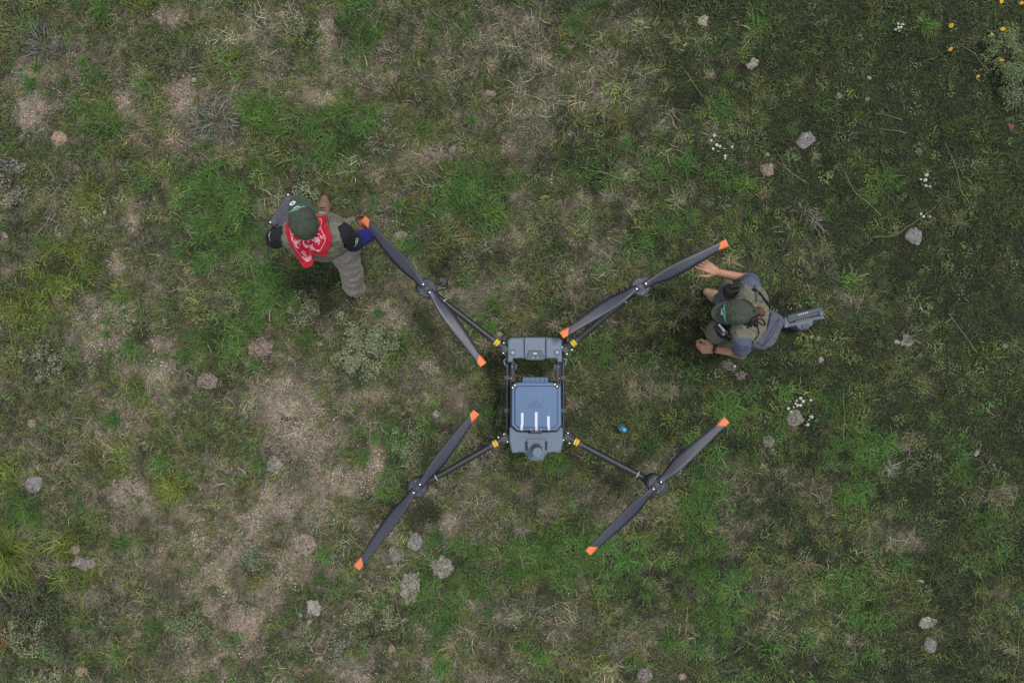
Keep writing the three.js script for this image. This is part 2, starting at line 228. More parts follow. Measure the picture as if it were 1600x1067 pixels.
function leaves({ n, spread, size, high, tone, hue = null, tilt = 0.7 }) { // small broad leaves, four-sided and folded along the middle
  const pos = [], col = [], ind = [];
  for (let i = 0; i < n; i++) {
    const a = rr(0, 6.283), q = Math.sqrt(rnd()) * spread, c = [Math.cos(a) * q, rr(0.15, 1) * high * (1 - 0.5 * q / spread), Math.sin(a) * q], d = rr(0, 6.283), s = rr(size[0], size[1]), e = rr(-tilt, tilt), t0 = rr(tone[0], tone[1]), h = hue ? hue() : [1, 1, 1], b = pos.length / 3;
    const f = [Math.cos(d) * Math.cos(e), Math.sin(e), Math.sin(d) * Math.cos(e)], r = [-Math.sin(d), 0.15, Math.cos(d)];
    for (const [u, v, y] of [[-1, 0, 0], [-.2, .55, .15], [-.2, 0, 0], [-.2, -.55, .15], [1, 0, -.1]]) { pos.push(c[0] + (f[0] * u + r[0] * v) * s / 2, c[1] + (f[1] * u + r[1] * v + y) * s / 2, c[2] + (f[2] * u + r[2] * v) * s / 2); const k = t0 * (0.85 + 0.2 * Math.abs(v)); col.push(k * h[0], k * h[1], k * h[2]); }
    ind.push(b, b + 2, b + 1, b, b + 3, b + 2, b + 1, b + 2, b + 4, b + 2, b + 3, b + 4);
  }
  const g = new THREE.BufferGeometry(); g.setAttribute('position', new THREE.Float32BufferAttribute(pos, 3)); g.setAttribute('color', new THREE.Float32BufferAttribute(col, 3)); g.setIndex(ind); g.computeVertexNormals(); return g;
}
const mixed = (a, b, share) => () => (rnd() < share ? b : a).map((c) => c * rr(0.85, 1.15));
const LEAF = new THREE.MeshStandardMaterial({ vertexColors: true, roughness: 0.75, side: THREE.DoubleSide });
const DRY = new THREE.MeshStandardMaterial({ vertexColors: true, roughness: 0.9, side: THREE.DoubleSide });


// ------------------------------------------------------------------ the drone
const M = {
  shell: plastic(lin(.118, .166, .228), 0.47), shellDark: plastic(lin(.075, .098, .130), 0.55), lid: plastic(lin(.070, .140, .275), 0.40), lidRim: plastic(lin(.088, .160, .295), 0.45), tank: plastic(lin(.045, .065, .105), 0.5),
  black: plastic(lin(.014, .015, .020), 0.45), carbon: plastic(lin(.018, .019, .026), 0.38), joint: plastic(lin(.042, .045, .058), 0.5), motor: plastic(lin(.031, .034, .048), 0.5), blade: plastic(lin(.038, .043, .062), 0.42, 0.0003), orange: plastic(lin(.76, .20, .065), 0.55), yellow: plastic(lin(.75, .52, .04), 0.6),
  bolt: new THREE.MeshStandardMaterial({ color: lin(.85, .85, .88), roughness: 0.3, metalness: 0.35 }), tape: plastic(lin(.62, .66, .74), 0.55), pale: plastic(lin(.33, .38, .44), 0.4), slot: plastic(lin(.02, .024, .032), 0.7), lens: plastic(lin(.45, .52, .6), 0.25), cable: plastic(lin(.20, .26, .31), 0.5),
};
{
  const base = W(837, 626, 0); base[1] = ground(base[0], base[2]);
  const drone = thing('drone', 'large four-armed grey drone with orange-tipped propellers and blue tank lid', 'drone', base);
  const D = (px, py, y) => { const p = W(px, py, y); return [p[0] - base[0], y - base[1], p[2] - base[2]]; };
  const out = (y, ...l) => l.map(([px, py]) => { const p = D(px, py, y); return [p[0], p[2]]; });
  const Y = (y) => y - base[1];
  // zoomed reading of the body: 889 pixels for 200, from (740, 490)
  const z = (y, ...l) => out(y, ...l.map(([a, b]) => [740 + a / 4.445, 490 + b / 4.445]));
  // frame under everything: two long tubes, cross bars, brackets
  for (const px of [792.5, 880]) {
    const rail = part('side_rail', bar(D(px, 556, .50), D(px, 690, .50), .016), M.carbon, drone);
    for (const py of [590, 641]) part('bracket', box(.045, .03, .035, ...mix3(D(px, py, .505), [0, 0, 0], 0)), M.joint, rail);
  }
  for (const [a, b] of [[800, 803], [870, 873]]) { const post = part('frame_post', box(.030, .05, .17, ...D((a + b) / 2, 580, .47)), M.black, drone); part('clip', box(.022, .02, .05, ...D(a < 830 ? 806 : 867, 573, .50)), M.joint, post); part('bolt', disc(...[D(a < 830 ? 800 : 873, 573, .497)[0], D(800, 573, .497)[2]], .004, Y(.494), Y(.500)), M.bolt, post); part('bolt', disc(...[D(a < 830 ? 799 : 874, 591, .497)[0], D(800, 591, .497)[2]], .005, Y(.494), Y(.502)), M.bolt, post); }
  part('cross_bar', bar(D(790, 548, .46), D(883, 548, .46), .014), M.carbon, drone);
  part('cross_bar', bar(D(790, 688, .46), D(883, 688, .46), .014), M.carbon, drone);
  for (const s of [-1, 1]) part('cable', tube([D(836 + s * 44, 560, .56), D(836 + s * 48.5, 563, .54), D(836 + s * 47, 569, .53), D(836 + s * 44, 574, .50), D(836 + s * 43, 585, .49)], .0055, 24), M.cable, drone);
  // front cover: three panels with a joint between them, two round lamps, the handle with its slot
  const yF = .62;
  const front = part('front_cover', slab(z(.60, [237, 186], [257, 170], [350, 166], [352, 311], [275, 311], [273, 338], [236, 336]), Y(.50), Y(yF), .012), M.shell, drone);
  part('cover_panel', slab(z(.60, [353, 166], [498, 166], [498, 312], [353, 312]), Y(.50), Y(yF + .004), .006), M.shell, drone);
  part('front_cover', slab(z(.60, [500, 166], [597, 170], [613, 186], [615, 336], [580, 338], [578, 311], [500, 311]), Y(.50), Y(yF), .012), M.shell, drone);
  part('cover_rim', slab(z(.55, [243, 172], [262, 158], [594, 158], [612, 172], [610, 186], [245, 186]), Y(.47), Y(.54), .006), M.black, drone);
  for (const [a, b] of [[271, 272], [579, 270]]) {
    const [x, q] = z(.63, [a, b])[0], k = part('lamp_ring', disc(x, q, .024, Y(yF - .004), Y(yF + .006)), M.shellDark, drone);
    const g = new THREE.SphereGeometry(.017, 24, 12, 0, 6.2832, 0, 1.5708); g.translate(x, Y(yF + .004), q); part('lamp_dome', metreUV(g), M.pale, k);
  }
  {
    const h = part('handle', slab(z(.63, [384, 256], [472, 256], [497, 318], [470, 324], [385, 324], [360, 318]), Y(yF - .03), Y(yF + .018), .007, [z(.63, [396, 296], [460, 296], [468, 306], [460, 316], [396, 316], [388, 306])]), M.shellDark, drone);
    part('status_window', slab(z(.63, [415, 272], [440, 272], [440, 281], [415, 281]), Y(yF + .019), Y(yF + .022), .001), M.tape, h);
    part('slot_floor', slab(z(.63, [392, 297], [465, 297], [465, 315], [392, 315]), Y(yF + .0045), Y(yF + .008), .001), M.slot, h);
    for (const a of [402, 436]) part('slot_label', slab(z(.63, [a, 301], [a + 24, 301], [a + 24, 311], [a, 311]), Y(yF + .0082), Y(yF + .0105), .0005), M.pale, h);
  }
  // tank with its lid
  part('tank', slab(z(.58, [260, 500], [278, 482], [590, 482], [607, 500], [610, 775], [576, 812], [300, 812], [258, 775]), Y(.30), Y(.625), .01), M.tank, drone);
  const yL = .66;
  const hinge = part('hinge_plate', slab(z(.60, [342, 442], [516, 442], [520, 482], [338, 482]), Y(.52), Y(.60), .006), M.lidRim, drone);
  for (const a of [364, 398, 432, 466, 500]) part('hinge_rib', slab(z(.61, [a - 6, 446], [a + 6, 446], [a + 6, 470], [a - 6, 470]), Y(.601), Y(.612), .002), M.lidRim, hinge);
  const lid = part('tank_lid', slab(z(.64, [266, 508], [292, 478], [580, 478], [606, 508], [609, 772], [574, 809], [302, 809], [264, 772]), Y(.627), Y(yL), .008), M.lidRim, drone);
  part('lid_groove', slab(z(yL, [281, 525], [304, 500], [566, 500], [587, 525], [588, 768], [560, 795], [312, 795], [283, 768]), Y(yL + .0005), Y(yL + .003), .001), M.tank, lid);
  part('lid_panel', slab(z(yL, [286, 527], [307, 505], [563, 505], [582, 527], [582, 765], [557, 790], [315, 790], [288, 765]), Y(yL + .003), Y(yL + .015), .006, [], 3), M.lid, lid);
  { // raised lettering and its underline, worn nearly smooth
    const g = []; const yy = yL + .0155, bx = (a, b, c, d) => g.push(slab(z(yL + .015, [a, b], [c, b], [c, d], [a, d]), Y(yy - .002), Y(yy + .0022), .001));
    bx(384, 652, 482, 655); bx(390, 628, 393, 648); bx(398, 620, 402, 648); bx(410, 612, 413, 648); bx(421, 600, 424, 650); bx(432, 600, 435, 650); bx(442, 614, 446, 648); bx(452, 620, 470, 623); bx(452, 633, 470, 636); bx(467, 620, 470, 648); bx(452, 645, 470, 648);
    part('embossed_lettering', merge(...g), M.lid, lid);
  }
  for (const s of [0, 1]) { const k = part('corner_latch', slab(z(.67, ...(s ? [[556, 480], [576, 478], [597, 502], [592, 520], [570, 506]] : [[264, 500], [284, 480], [301, 488], [287, 512], [270, 524]])), Y(yL - .012), Y(yL + .012), .003), M.black, drone); for (const [a, b] of s ? [[564, 492], [580, 506]] : [[271, 514], [287, 497]]) { const [x, q] = z(.675, [a, b])[0]; part('bolt', disc(x, q, .0062, Y(yL + .011), Y(yL + .017), .002, 14), M.bolt, k); } }
  // three pale straps that run off the lid's rear edge
  for (const [x0, x1, y0, y1] of [[338, 334, 690, 811], [435, 437, 684, 832], [520, 523, 712, 811]]) {
    const f = [], pts = []; for (let i = 0; i <= 12; i++) { const t = i / 12, yy = lerp(y0, y1, t), xx = lerp(x0, t > .7 ? x1 : x0, t > .7 ? 1 : 0); const hgt = yy < 786 ? yL + .0165 : yy < 806 ? lerp(yL + .0165, yL + .006, (yy - 786) / 20) : lerp(yL + .006, yL - .035, (yy - 806) / 26); pts.push([z(hgt, [xx - 9, yy], [xx + 9, yy]), hgt]); }
    const pos = [], uv = [], ind = []; pts.forEach(([[l, r], h], i) => { for (const [p, y] of [[l, 0], [r, 0], [l, .0022], [r, .0022]]) pos.push(p[0], Y(h + y), p[1]), uv.push(p[0], p[1]); if (i) { const a = (i - 1) * 4, b = i * 4; ind.push(a + 2, b + 2, b + 3, a + 2, b + 3, a + 3, a, b + 1, b, a, a + 1, b + 1, a, b, b + 2, a, b + 2, a + 2, a + 1, b + 3, b + 1, a + 1, a + 3, b + 3); } });
    const g = new THREE.BufferGeometry(); g.setAttribute('position', new THREE.Float32BufferAttribute(pos, 3)); g.setAttribute('uv', new THREE.Float32BufferAttribute(uv, 2)); g.setIndex(ind); const q = g.toNonIndexed(); q.computeVertexNormals(); part('strap', q, M.tape, drone);
  }
  { const k = part('rear_latch', slab(z(.63, [392, 797], [478, 797], [478, 829], [392, 829]), Y(.60), Y(.655), .004), M.black, drone); for (const a of [401, 468]) { const [x, q] = z(.66, [a, 803])[0]; part('bolt', disc(x, q, .0065, Y(.653), Y(.66), .002, 14), M.bolt, k); } }
  // rear cover with two vents and the raised round antenna
  const yR = .60;
  const rear = part('rear_cover', slab(z(.59, [247, 795], [263, 784], [302, 818], [392, 822], [478, 822], [574, 818], [602, 784], [622, 797], [625, 882], [606, 966], [575, 967], [562, 962], [515, 968], [500, 984], [482, 1020], [394, 1022], [372, 988], [358, 970], [318, 962], [300, 968], [266, 969], [246, 882]), Y(.46), Y(yR), .014, [], 3), M.shell, drone);
  part('raised_panel', slab(z(yR, [372, 868], [498, 868], [512, 955], [486, 978], [472, 1008], [404, 1008], [386, 978], [356, 955]), Y(yR - .006), Y(yR + .012), .006), M.shell, drone);
  for (const [a, s] of [[366, 1], [504, -1]]) part('vent', slab(z(yR + .016, [a - 8 , 892], [a + 9, 890], [a + 9 + s * 2, 948], [a - 6 + s * 2, 950]), Y(yR - .01), Y(yR + .0155), .002), M.slot, rear);
  { const [x, q] = z(.60, [437, 935])[0]; const a = part('antenna', disc(x, q, .039, Y(yR), Y(yR + .20), .006), M.shellDark, drone); part('antenna_cap', disc(x, q, .0365, Y(yR + .1995), Y(yR + .207), .004), M.shell, a); part('antenna_foot', disc(x, q, .047, Y(yR + .002), Y(yR + .02), .006), M.shell, a); }
  // arms, motors and propellers
  const arms = [ // motor, arm root at the body, yellow band, blade tips, side of the blade that swells, pod beside the motor
    { m: [667, 451], root: [790, 546], band: [773, 540], tips: [[568, 341], [754, 571]], s: -1, pod: [690, 440] },
    { m: [1001, 448], root: [882, 548], band: [898, 538], tips: [[1136, 378], [878, 525]], s: 1, pod: [976, 456] },
    { m: [652, 762], root: [790, 684], band: [772.5, 691], tips: [[743, 643], [558, 888]], s: 1 },
    { m: [1026, 757], root: [884, 682], band: [902, 689], tips: [[1137, 657], [918, 863]], s: -1 },
  ];
  for (const { m, root, band, tips, s, pod } of arms) {
    const yA = .66, yM = .80, A = D(...root, .585), B = D(...m, yA), dir = nrm3(sub3(B, A)), side = nrm3(cross3(dir, [0, 1, 0])), at = (t, o = 0, h = 0) => add3(add3(A, mul3(dir, t)), add3(mul3(side, o), [0, h, 0])), L = Math.hypot(...sub3(B, A));
    const tb = (() => { const p = D(...band, .62); return dot3(sub3(p, A), dir); })();
    const arm = part('arm', bar(at(tb - .06), at(L), .0255, .0248, 20), M.carbon, drone);
    part('yellow_band', bar(at(tb - .018), at(tb + .018), .0272, .0272, 20), M.yellow, arm);
    part('band_print', bar(at(tb - .006), at(tb + .006), .0275, .0275, 20).toNonIndexed(), plastic(lin(.5, .33, .02), .6), arm);
    part('sleeve', bar(at(tb + .022), at(tb + .05), .0278, .0278, 20), M.joint, arm);
    part('joint', (() => { const g = new RoundedBoxGeometry(.048, .052, .085, 2, .006); g.rotateY(Math.atan2(dir[0], dir[2])); g.translate(...at(tb - .065, 0, -.006)); return metreUV(g); })(), M.joint, arm);
    part('joint', (() => { const g = new RoundedBoxGeometry(.078, .04, .05, 2, .006); g.rotateY(Math.atan2(dir[0], dir[2])); g.translate(...at(tb - .095, 0, -.03)); return metreUV(g); })(), M.black, arm);
    for (const [t, o] of [[tb - .095, .031], [tb - .09, -.032], [tb - .045, .031]]) { const p = at(t, o); part('bolt', disc(p[0], p[2], .0058, p[1] - .012, p[1] + .012, .002, 14), M.bolt, arm); }
    { const c = at(tb - .055, -.030), e = at(tb - .12, -.035); part('lock_lever', bar(c, e, .007, .009, 10), M.joint, arm); }
    part('end_ring', bar(at(L - .165), at(L - .155), .0268, .0268, 20), M.pale, arm);
    // motor under its propeller
    const c = D(...m, yM), mk = (r, a, b, bv = .004) => disc(c[0], c[2], r, c[1] + a, c[1] + b, bv, 36);
    const motor = part('motor', merge(mk(.073, -.075, .0, .006), mk(.060, -.15, -.07, .006)), M.motor, drone);
    part('motor_mount', merge(mk(.052, -.19, -.12, .008), (() => { const g = new RoundedBoxGeometry(.058, .055, .1, 2, .01); g.rotateY(Math.atan2(dir[0], dir[2])); const p = at(L - .055); g.translate(...p); return metreUV(g); })(), (() => { const p = add3(at(L + .018), [0, .10, 0]); return disc(p[0], p[2], .066, p[1] - .13, p[1] - .035, .008, 30); })()), M.black, motor);
    part('rotor_cap', mk(.064, .0, .014, .003), M.motor, motor);
    part('hub_groove', mk(.0235, .013, .0155, .001), M.slot, motor);
    part('hub_cap', mk(.020, .014, .019, .002), M.joint, motor);
    const axis = nrm3(sub3(D(...tips[0], .83), D(...tips[1], .83)));
    for (let k = 0; k < 6; k++) { const a = k / 6 * 6.283 + .3; part('screw', disc(c[0] + .052 * Math.cos(a), c[2] + .052 * Math.sin(a), .0032, c[1] + .012, c[1] + .0155, .001, 8), M.pale, motor); }
    tips.forEach((tp, i) => {
      const sg = i ? -1 : 1, piv = [c[0] + axis[0] * sg * .038, c[1] + .020, c[2] + axis[2] * sg * .038], tip = D(...tp, .83), u = nrm3([tip[0] - piv[0], 0, tip[2] - piv[2]]), R = Math.hypot(tip[0] - piv[0], tip[2] - piv[2]), v = mul3([-u[2], 0, u[0]], s);
      // chord swells on side v; the other edge stays nearly straight
      const chord = (t) => lerp(.054, .100, smooth(.02, .30, t)) * (1 - .44 * smooth(.34, 1.05, t)), twist = (t) => .42 * (1 - .7 * smooth(0, .75, t)) * smooth(0, .14, t);
      const section = (t, skew) => { const ch = chord(t), o = [], th = .018 * (1 - .72 * smooth(0, .5, t)); for (const [q, hgt] of [[0, 0], [.12, .5], [.35, .6], [.7, .32], [1, 0], [.7, -.2], [.35, -.35], [.12, -.3]]) { const w = (q - .40) * ch, tw = twist(t), l = R * t - skew * (q - .5) * .05, y = hgt * th - w * Math.sin(tw) + .012 * t * t, ww = w * Math.cos(tw); o.push([piv[0] + u[0] * l + v[0] * ww, piv[1] + y, piv[2] + u[2] * l + v[2] * ww]); } return o; };
      const loft = (ts) => { const rows = ts.map(([t, k]) => section(t, k)), pos = [], ind = [], n = 8; rows.forEach((r) => r.forEach((p) => pos.push(...p))); for (let a = 0; a + 1 < rows.length; a++) for (let b = 0; b < n; b++) { const p = a * n + b, q = a * n + (b + 1) % n; ind.push(p, q, q + n, p, q + n, p + n); } for (const a of [0, rows.length - 1]) for (let b = 1; b < n - 1; b++) ind.push(...(a ? [a * n, a * n + b, a * n + b + 1] : [0, b + 1, b])); const g = new THREE.BufferGeometry(); g.setAttribute('position', new THREE.Float32BufferAttribute(pos, 3)); if (s > 0) for (let f = 0; f < ind.length; f += 3) [ind[f], ind[f + 1]] = [ind[f + 1], ind[f]]; g.setIndex(ind); g.computeVertexNormals(); return metreUV(g); };
      const body = []; for (let a = 0; a <= 26; a++) { const t = a / 26 * .925 - .02; body.push([t, smooth(.8, .9, t) * 1]); }
      const bl = part('propeller_blade', loft(body), M.blade, drone);
      part('orange_tip', loft([[.9055, 1], [.93, .7], [.96, .35], [.985, .1], [1.0, 0]]), M.orange, bl);
      part('root_bolt', disc(piv[0], piv[2], .0105, piv[1] - .004, piv[1] + .015, .003, 18), M.slot, bl);
      part('bolt', disc(piv[0], piv[2], .0068, piv[1] + .013, piv[1] + .019, .003, 16), M.bolt, bl);
    });
    if (pod) { const p = D(...pod, .66); const k = part('spray_nozzle', merge(disc(p[0], p[2], .036, p[1] - .10, p[1] - .01, .006, 24), bar(p, add3(B, [0, 0, 0]), .014)), M.black, drone); part('nozzle_cap', merge(disc(p[0] - .002, p[2] - .008, .017, p[1] - .012, p[1] + .012, .004, 18)), M.joint, k); part('hose', tube([add3(p, [.03, -.03, .005]), add3(p, [.045, -.02, .02]), add3(p, [.03, -.04, .05]), add3(B, [0, -.04, .02])], .006, 16), M.black, k); }
  }
  // landing gear: four splayed legs on two long skids
  for (const s of [-1, 1]) {
    const sk = part('landing_skid', tube([[s * .215, .022, -.42], [s * .212, .018, -.34], [s * .212, .018, .26], [s * .215, .022, .34]], .014, 20, 10), M.carbon, drone);
    for (const q of [-.40, .30]) { part('leg', bar([s * .195, Y(.47), q * .9], [s * .212, .03, q * .84], .014, .012), M.carbon, sk); }
    part('foot_pad', box(.04, .03, .06, s * .215, .02, -.42, .008), M.black, sk); part('foot_pad', box(.04, .03, .06, s * .215, .02, .34, .008), M.black, sk);
  }
  for (const [px, py] of [[783, 519], [892, 521]]) { const p = D(px + (px < 800 ? 5 : -5), py + 10, .48); part('front_sensor', box(.035, .09, .05, p[0], p[1] - .02, p[2], .008), M.black, drone); }
  part('pump_box', box(.24, .16, .12, 0, Y(.38), .15), M.black, drone);
}

// ------------------------------------------------------------------ people
const P = {
  skin: new THREE.MeshPhysicalMaterial({ color: lin(.47, .250, .165), roughness: 0.6, map: bl2, bumpMap: gr20, bumpScale: 0.0006 }), skinDark: new THREE.MeshPhysicalMaterial({ color: lin(.27, .13, .085), roughness: 0.6, map: bl2 }),
  khaki: cloth(lin(.205, .195, .145)), khaki2: cloth(lin(.165, .158, .128)), beige: cloth(lin(.345, .310, .280)), olive: cloth(lin(.060, .078, .056), 0.0008), oliveDark: cloth(lin(.040, .052, .038), 0.0008), black: cloth(lin(.012, .013, .022)), blue: cloth(lin(.012, .018, .23)), tee: cloth(lin(.115, .135, .205)), grey: cloth(lin(.125, .128, .118)), slate: cloth(lin(.118, .125, .170)), slateDark: cloth(lin(.09, .10, .13)),
  hair: new THREE.MeshStandardMaterial({ color: lin(.012, .010, .010), roughness: 0.6 }), hairBrown: new THREE.MeshStandardMaterial({ color: lin(.10, .045, .03), roughness: 0.7 }), leather: plastic(lin(.19, .115, .075), 0.7, 0.001), suede: plastic(lin(.33, .215, .125), 0.85, 0.001), sole: plastic(lin(.03, .025, .022), 0.8), lace: plastic(lin(.09, .035, .025), 0.8), eyeWhite: plastic(lin(.7, .68, .65), 0.3), iris: plastic(lin(.02, .012, .01), 0.2), lips: plastic(lin(.27, .11, .09), 0.6), red: cloth(lin(.62, .012, .035)), seam: cloth(lin(.07, .068, .05)), strap: cloth(lin(.010, .010, .013)),
};
// a hand: palm and five fingers as bones; dir to the fingertips, nrm out of the palm, lat towards the thumb
function handBones(w, dir, nrm, lat, curl, spread = 0.10, thumbOut = 0.9) {
  const at = (d, l, n = 0) => add3(w, add3(mul3(dir, d), add3(mul3(lat, l), mul3(nrm, n)))), B = [];
  const K = [[.094, .031], [.098, .010], [.094, -.011], [.086, -.030]], len = [[.043, .026, .021], [.047, .030, .022], [.043, .028, .021], [.034, .021, .019]];
  K.forEach(([d, l], i) => {
    B.push([at(.012, l * .62), at(d, l), .0165, .0125]);
    let p = at(d, l), a = curl[0] * (1 + .06 * i), r = .0105 - (i === 3 ? .0012 : 0); const s = (1.2 - i) * spread;
    for (let q = 0; q < 3; q++) { const f = nrm3(add3(mul3(dir, Math.cos(a)), add3(mul3(nrm, Math.sin(a)), mul3(lat, s)))), n = add3(p, mul3(f, len[i][q])); B.push([p, n, r, r - .0011]); p = n; r -= .0011; a += curl[1]; }
  });
  B.push([at(.005, 0), at(.05, 0), .018, .016]);
  let t = at(.022, .026, .006), f = nrm3(add3(mul3(dir, .62), add3(mul3(lat, thumbOut), mul3(nrm, .25)))), n = add3(t, mul3(f, .042)); B.push([at(.01, .012), t, .017, .015], [t, n, .0145, .0115]);
  f = nrm3(add3(mul3(dir, .9), add3(mul3(lat, thumbOut * .35), mul3(nrm, .35 + curl[0] * .3)))); const e = add3(n, mul3(f, .030)); B.push([n, e, .0112, .010], [e, add3(e, mul3(f, .024)), .010, .0085]);
  return B;
}
const handMesh = (B, extra) => { const L = [...B, ...extra], [lo, hi] = span(B, .012); return nets(bones(L, .0055), lo, hi, .0032); };
// head round c, facing f, crown towards u
function headField(c, f, u) {
  const r = cross3(f, u), at = (a, b, d) => add3(c, add3(mul3(f, a), add3(mul3(u, b), mul3(r, d))));
  const L = [[at(-.018, .03, 0), at(.012, .035, 0), .079, .077], [at(.03, -.03, 0), at(.048, -.07, 0), .062, .045], [at(.06, -.085, 0), at(.07, -.088, 0), .026, .022], [at(.082, .012, 0), at(.104, -.026, 0), .008, .0125], [at(.070, .034, -.035), at(.070, .034, .035), .017], [at(.064, -.012, -.036), at(.064, -.012, .036), .020], [at(.082, -.058, -.018), at(.082, -.058, .018), .0085]];
  for (const s of [-1, 1]) L.push([at(.0, .018, s * .074), at(-.004, -.028, s * .072), .013, .010], [at(-.012, .016, s * .079), at(-.012, -.008, s * .079), .010, .009]);
  return { L, at, eyes: [-1, 1].map((s) => at(.078, .012, s * .031)), mouth: [at(.0895, -.058, -.022), at(.0915, -.057, 0), at(.0895, -.058, .022)] };
}
// soft cap: crown of six panels, button and curved brim
function makeCap(parent, c, f, u, m, brimLen = .072) {
  const r = cross3(f, u), at = (a, b, d) => add3(c, add3(mul3(f, a), add3(mul3(u, b), mul3(r, d))));
  const rx = .089, rf = .107, hh = .122, pos = [], ind = [], nu = 64, nv = 18;
  const pt = (a, t, off = 0) => { const q = Math.pow(Math.sin(t * Math.PI / 2), .96), y = Math.pow(Math.cos(t * Math.PI / 2), .86), seamDip = .0016 * Math.exp(-Math.pow(((a / (Math.PI / 3) + 60.5) % 1 - .5) / .035, 2)) , dent = .0035 * noise(Math.cos(a) * 3 + 7, t * 4, Math.sin(a) * 3) - seamDip * (q > .1 ? 1 : 0) + off; return at(Math.cos(a) * (q * rf + dent) - .004, y * (hh + dent) , Math.sin(a) * (q * rx + dent)); };
  for (let j = 0; j <= nv; j++) for (let i = 0; i < nu; i++) pos.push(...pt(i / nu * Math.PI * 2, j / nv));
  for (let j = 0; j < nv; j++) for (let i = 0; i < nu; i++) { const a = j * nu + i, b = j * nu + (i + 1) % nu; ind.push(a, b, b + nu, a, b + nu, a + nu); }
  const g = new THREE.BufferGeometry(); g.setAttribute('position', new THREE.Float32BufferAttribute(pos, 3)); g.setIndex(ind); g.computeVertexNormals(); const crown = part('cap', metreUV(g), m, parent);
  for (let k = 0; k < 6; k++) { const a = (k + .5) * Math.PI / 3 - Math.PI / 6 + Math.PI / 6, l = []; for (let j = 1; j <= 10; j++) l.push(pt(a, j / 10, .0006)); part('seam', tube(l, .0012, 20, 5), P.oliveDark, crown); }
  { const b = new THREE.SphereGeometry(.008, 14, 8); b.scale(1, .6, 1); b.translate(...at(-.004, hh + .002, 0)); part('button', metreUV(b), m, crown); }
  { const P2 = [], I2 = [], nu2 = 24, nv2 = 8; for (const th of [0, -.004]) for (let j = 0; j <= nv2; j++) for (let i = 0; i <= nu2; i++) { const a = (i / nu2 - .5) * 2.35, e = j / nv2, L = brimLen * Math.pow(Math.max(0, Math.cos(a * 1.18)), .55) * e, x = Math.cos(a) * rf - .006 + L, d = Math.sin(a) * rx * (1 + .02 * e); P2.push(...at(x, .008 + th - .9 * d * d - .16 * L, d)); }
    const n = (nu2 + 1) * (nv2 + 1); for (let j = 0; j < nv2; j++) for (let i = 0; i < nu2; i++) { const a = j * (nu2 + 1) + i; I2.push(a, a + 1, a + nu2 + 2, a, a + nu2 + 2, a + nu2 + 1, n + a, n + a + nu2 + 2, n + a + 1, n + a, n + a + nu2 + 1, n + a + nu2 + 2); }
    for (let i = 0; i < nu2; i++) { const a = nv2 * (nu2 + 1) + i; I2.push(a, a + 1, n + a + 1, a, n + a + 1, n + a); }
    const b = new THREE.BufferGeometry(); b.setAttribute('position', new THREE.Float32BufferAttribute(P2, 3)); b.setIndex(I2); const q = b; q.computeVertexNormals(); part('brim', metreUV(q), m, crown); }
  const field = (x, y, z) => { const d = sub3([x, y, z], c), a = dot3(d, f) + .004, b = dot3(d, u), e = dot3(d, r), k = Math.sqrt((a / rf) ** 2 + (Math.max(b, 0) / hh) ** 2 + (e / rx) ** 2), over = b < 0 ? -b : 0; return Math.max((k - 1) * .09, over); };
  return { crown, at, pt, field, emblem(az, t, w, h, tex, off = .0022, name = 'emblem') { // a print that follows the crown
    const pos = [], uv = [], ind = [], n = 14; for (let j = 0; j <= n; j++) for (let i = 0; i <= n; i++) { const a = az + (i / n - .5) * w, q = t + (.5 - j / n) * h; pos.push(...pt(a, q, off)); uv.push(i / n, j / n); if (i < n && j < n) { const k = j * (n + 1) + i; ind.push(k, k + 1, k + n + 2, k, k + n + 2, k + n + 1); } }
    const g = new THREE.BufferGeometry(); g.setAttribute('position', new THREE.Float32BufferAttribute(pos, 3)); g.setAttribute('uv', new THREE.Float32BufferAttribute(uv, 2)); g.setIndex(ind); g.computeVertexNormals(); return part(name, g, printed(tex), crown); } };
}
const capPrint = print(256, 128, (x, w, h) => { // green arc of stitched lettering over a white four-legged animal
  x.strokeStyle = '#8fd6c2'; x.lineWidth = 7; x.beginPath(); x.arc(w / 2, h * 1.28, w * .50, Math.PI * 1.18, Math.PI * 1.82); x.stroke();
  x.strokeStyle = '#1f8f78'; x.lineWidth = 13; x.beginPath(); x.arc(w / 2, h * 1.28, w * .445, Math.PI * 1.17, Math.PI * 1.83); x.stroke();
  x.strokeStyle = '#bfe9dc'; x.lineWidth = 3; for (let i = 0; i < 17; i++) { const a = Math.PI * (1.19 + .62 * i / 16), r0 = w * .425, r1 = w * .462; x.beginPath(); x.moveTo(w / 2 + Math.cos(a) * r0, h * 1.28 + Math.sin(a) * r0); x.lineTo(w / 2 + Math.cos(a + (i % 3 - 1) * .02) * r1, h * 1.28 + Math.sin(a + (i % 3 - 1) * .02) * r1); x.stroke(); }
  x.fillStyle = '#e8f6f0'; x.beginPath(); x.ellipse(w * .53, h * .62, w * .10, h * .075, .25, 0, 7); x.fill(); x.beginPath(); x.ellipse(w * .43, h * .55, w * .045, h * .065, 0, 0, 7); x.fill();
  x.strokeStyle = '#e8f6f0'; x.lineWidth = 8; for (const [a, b, c, d] of [[.47, .66, .40, .80], [.52, .66, .50, .86], [.60, .66, .67, .84], [.62, .62, .72, .50]]) { x.beginPath(); x.moveTo(w * a, h * b); x.lineTo(w * c, h * d); x.stroke(); }
});
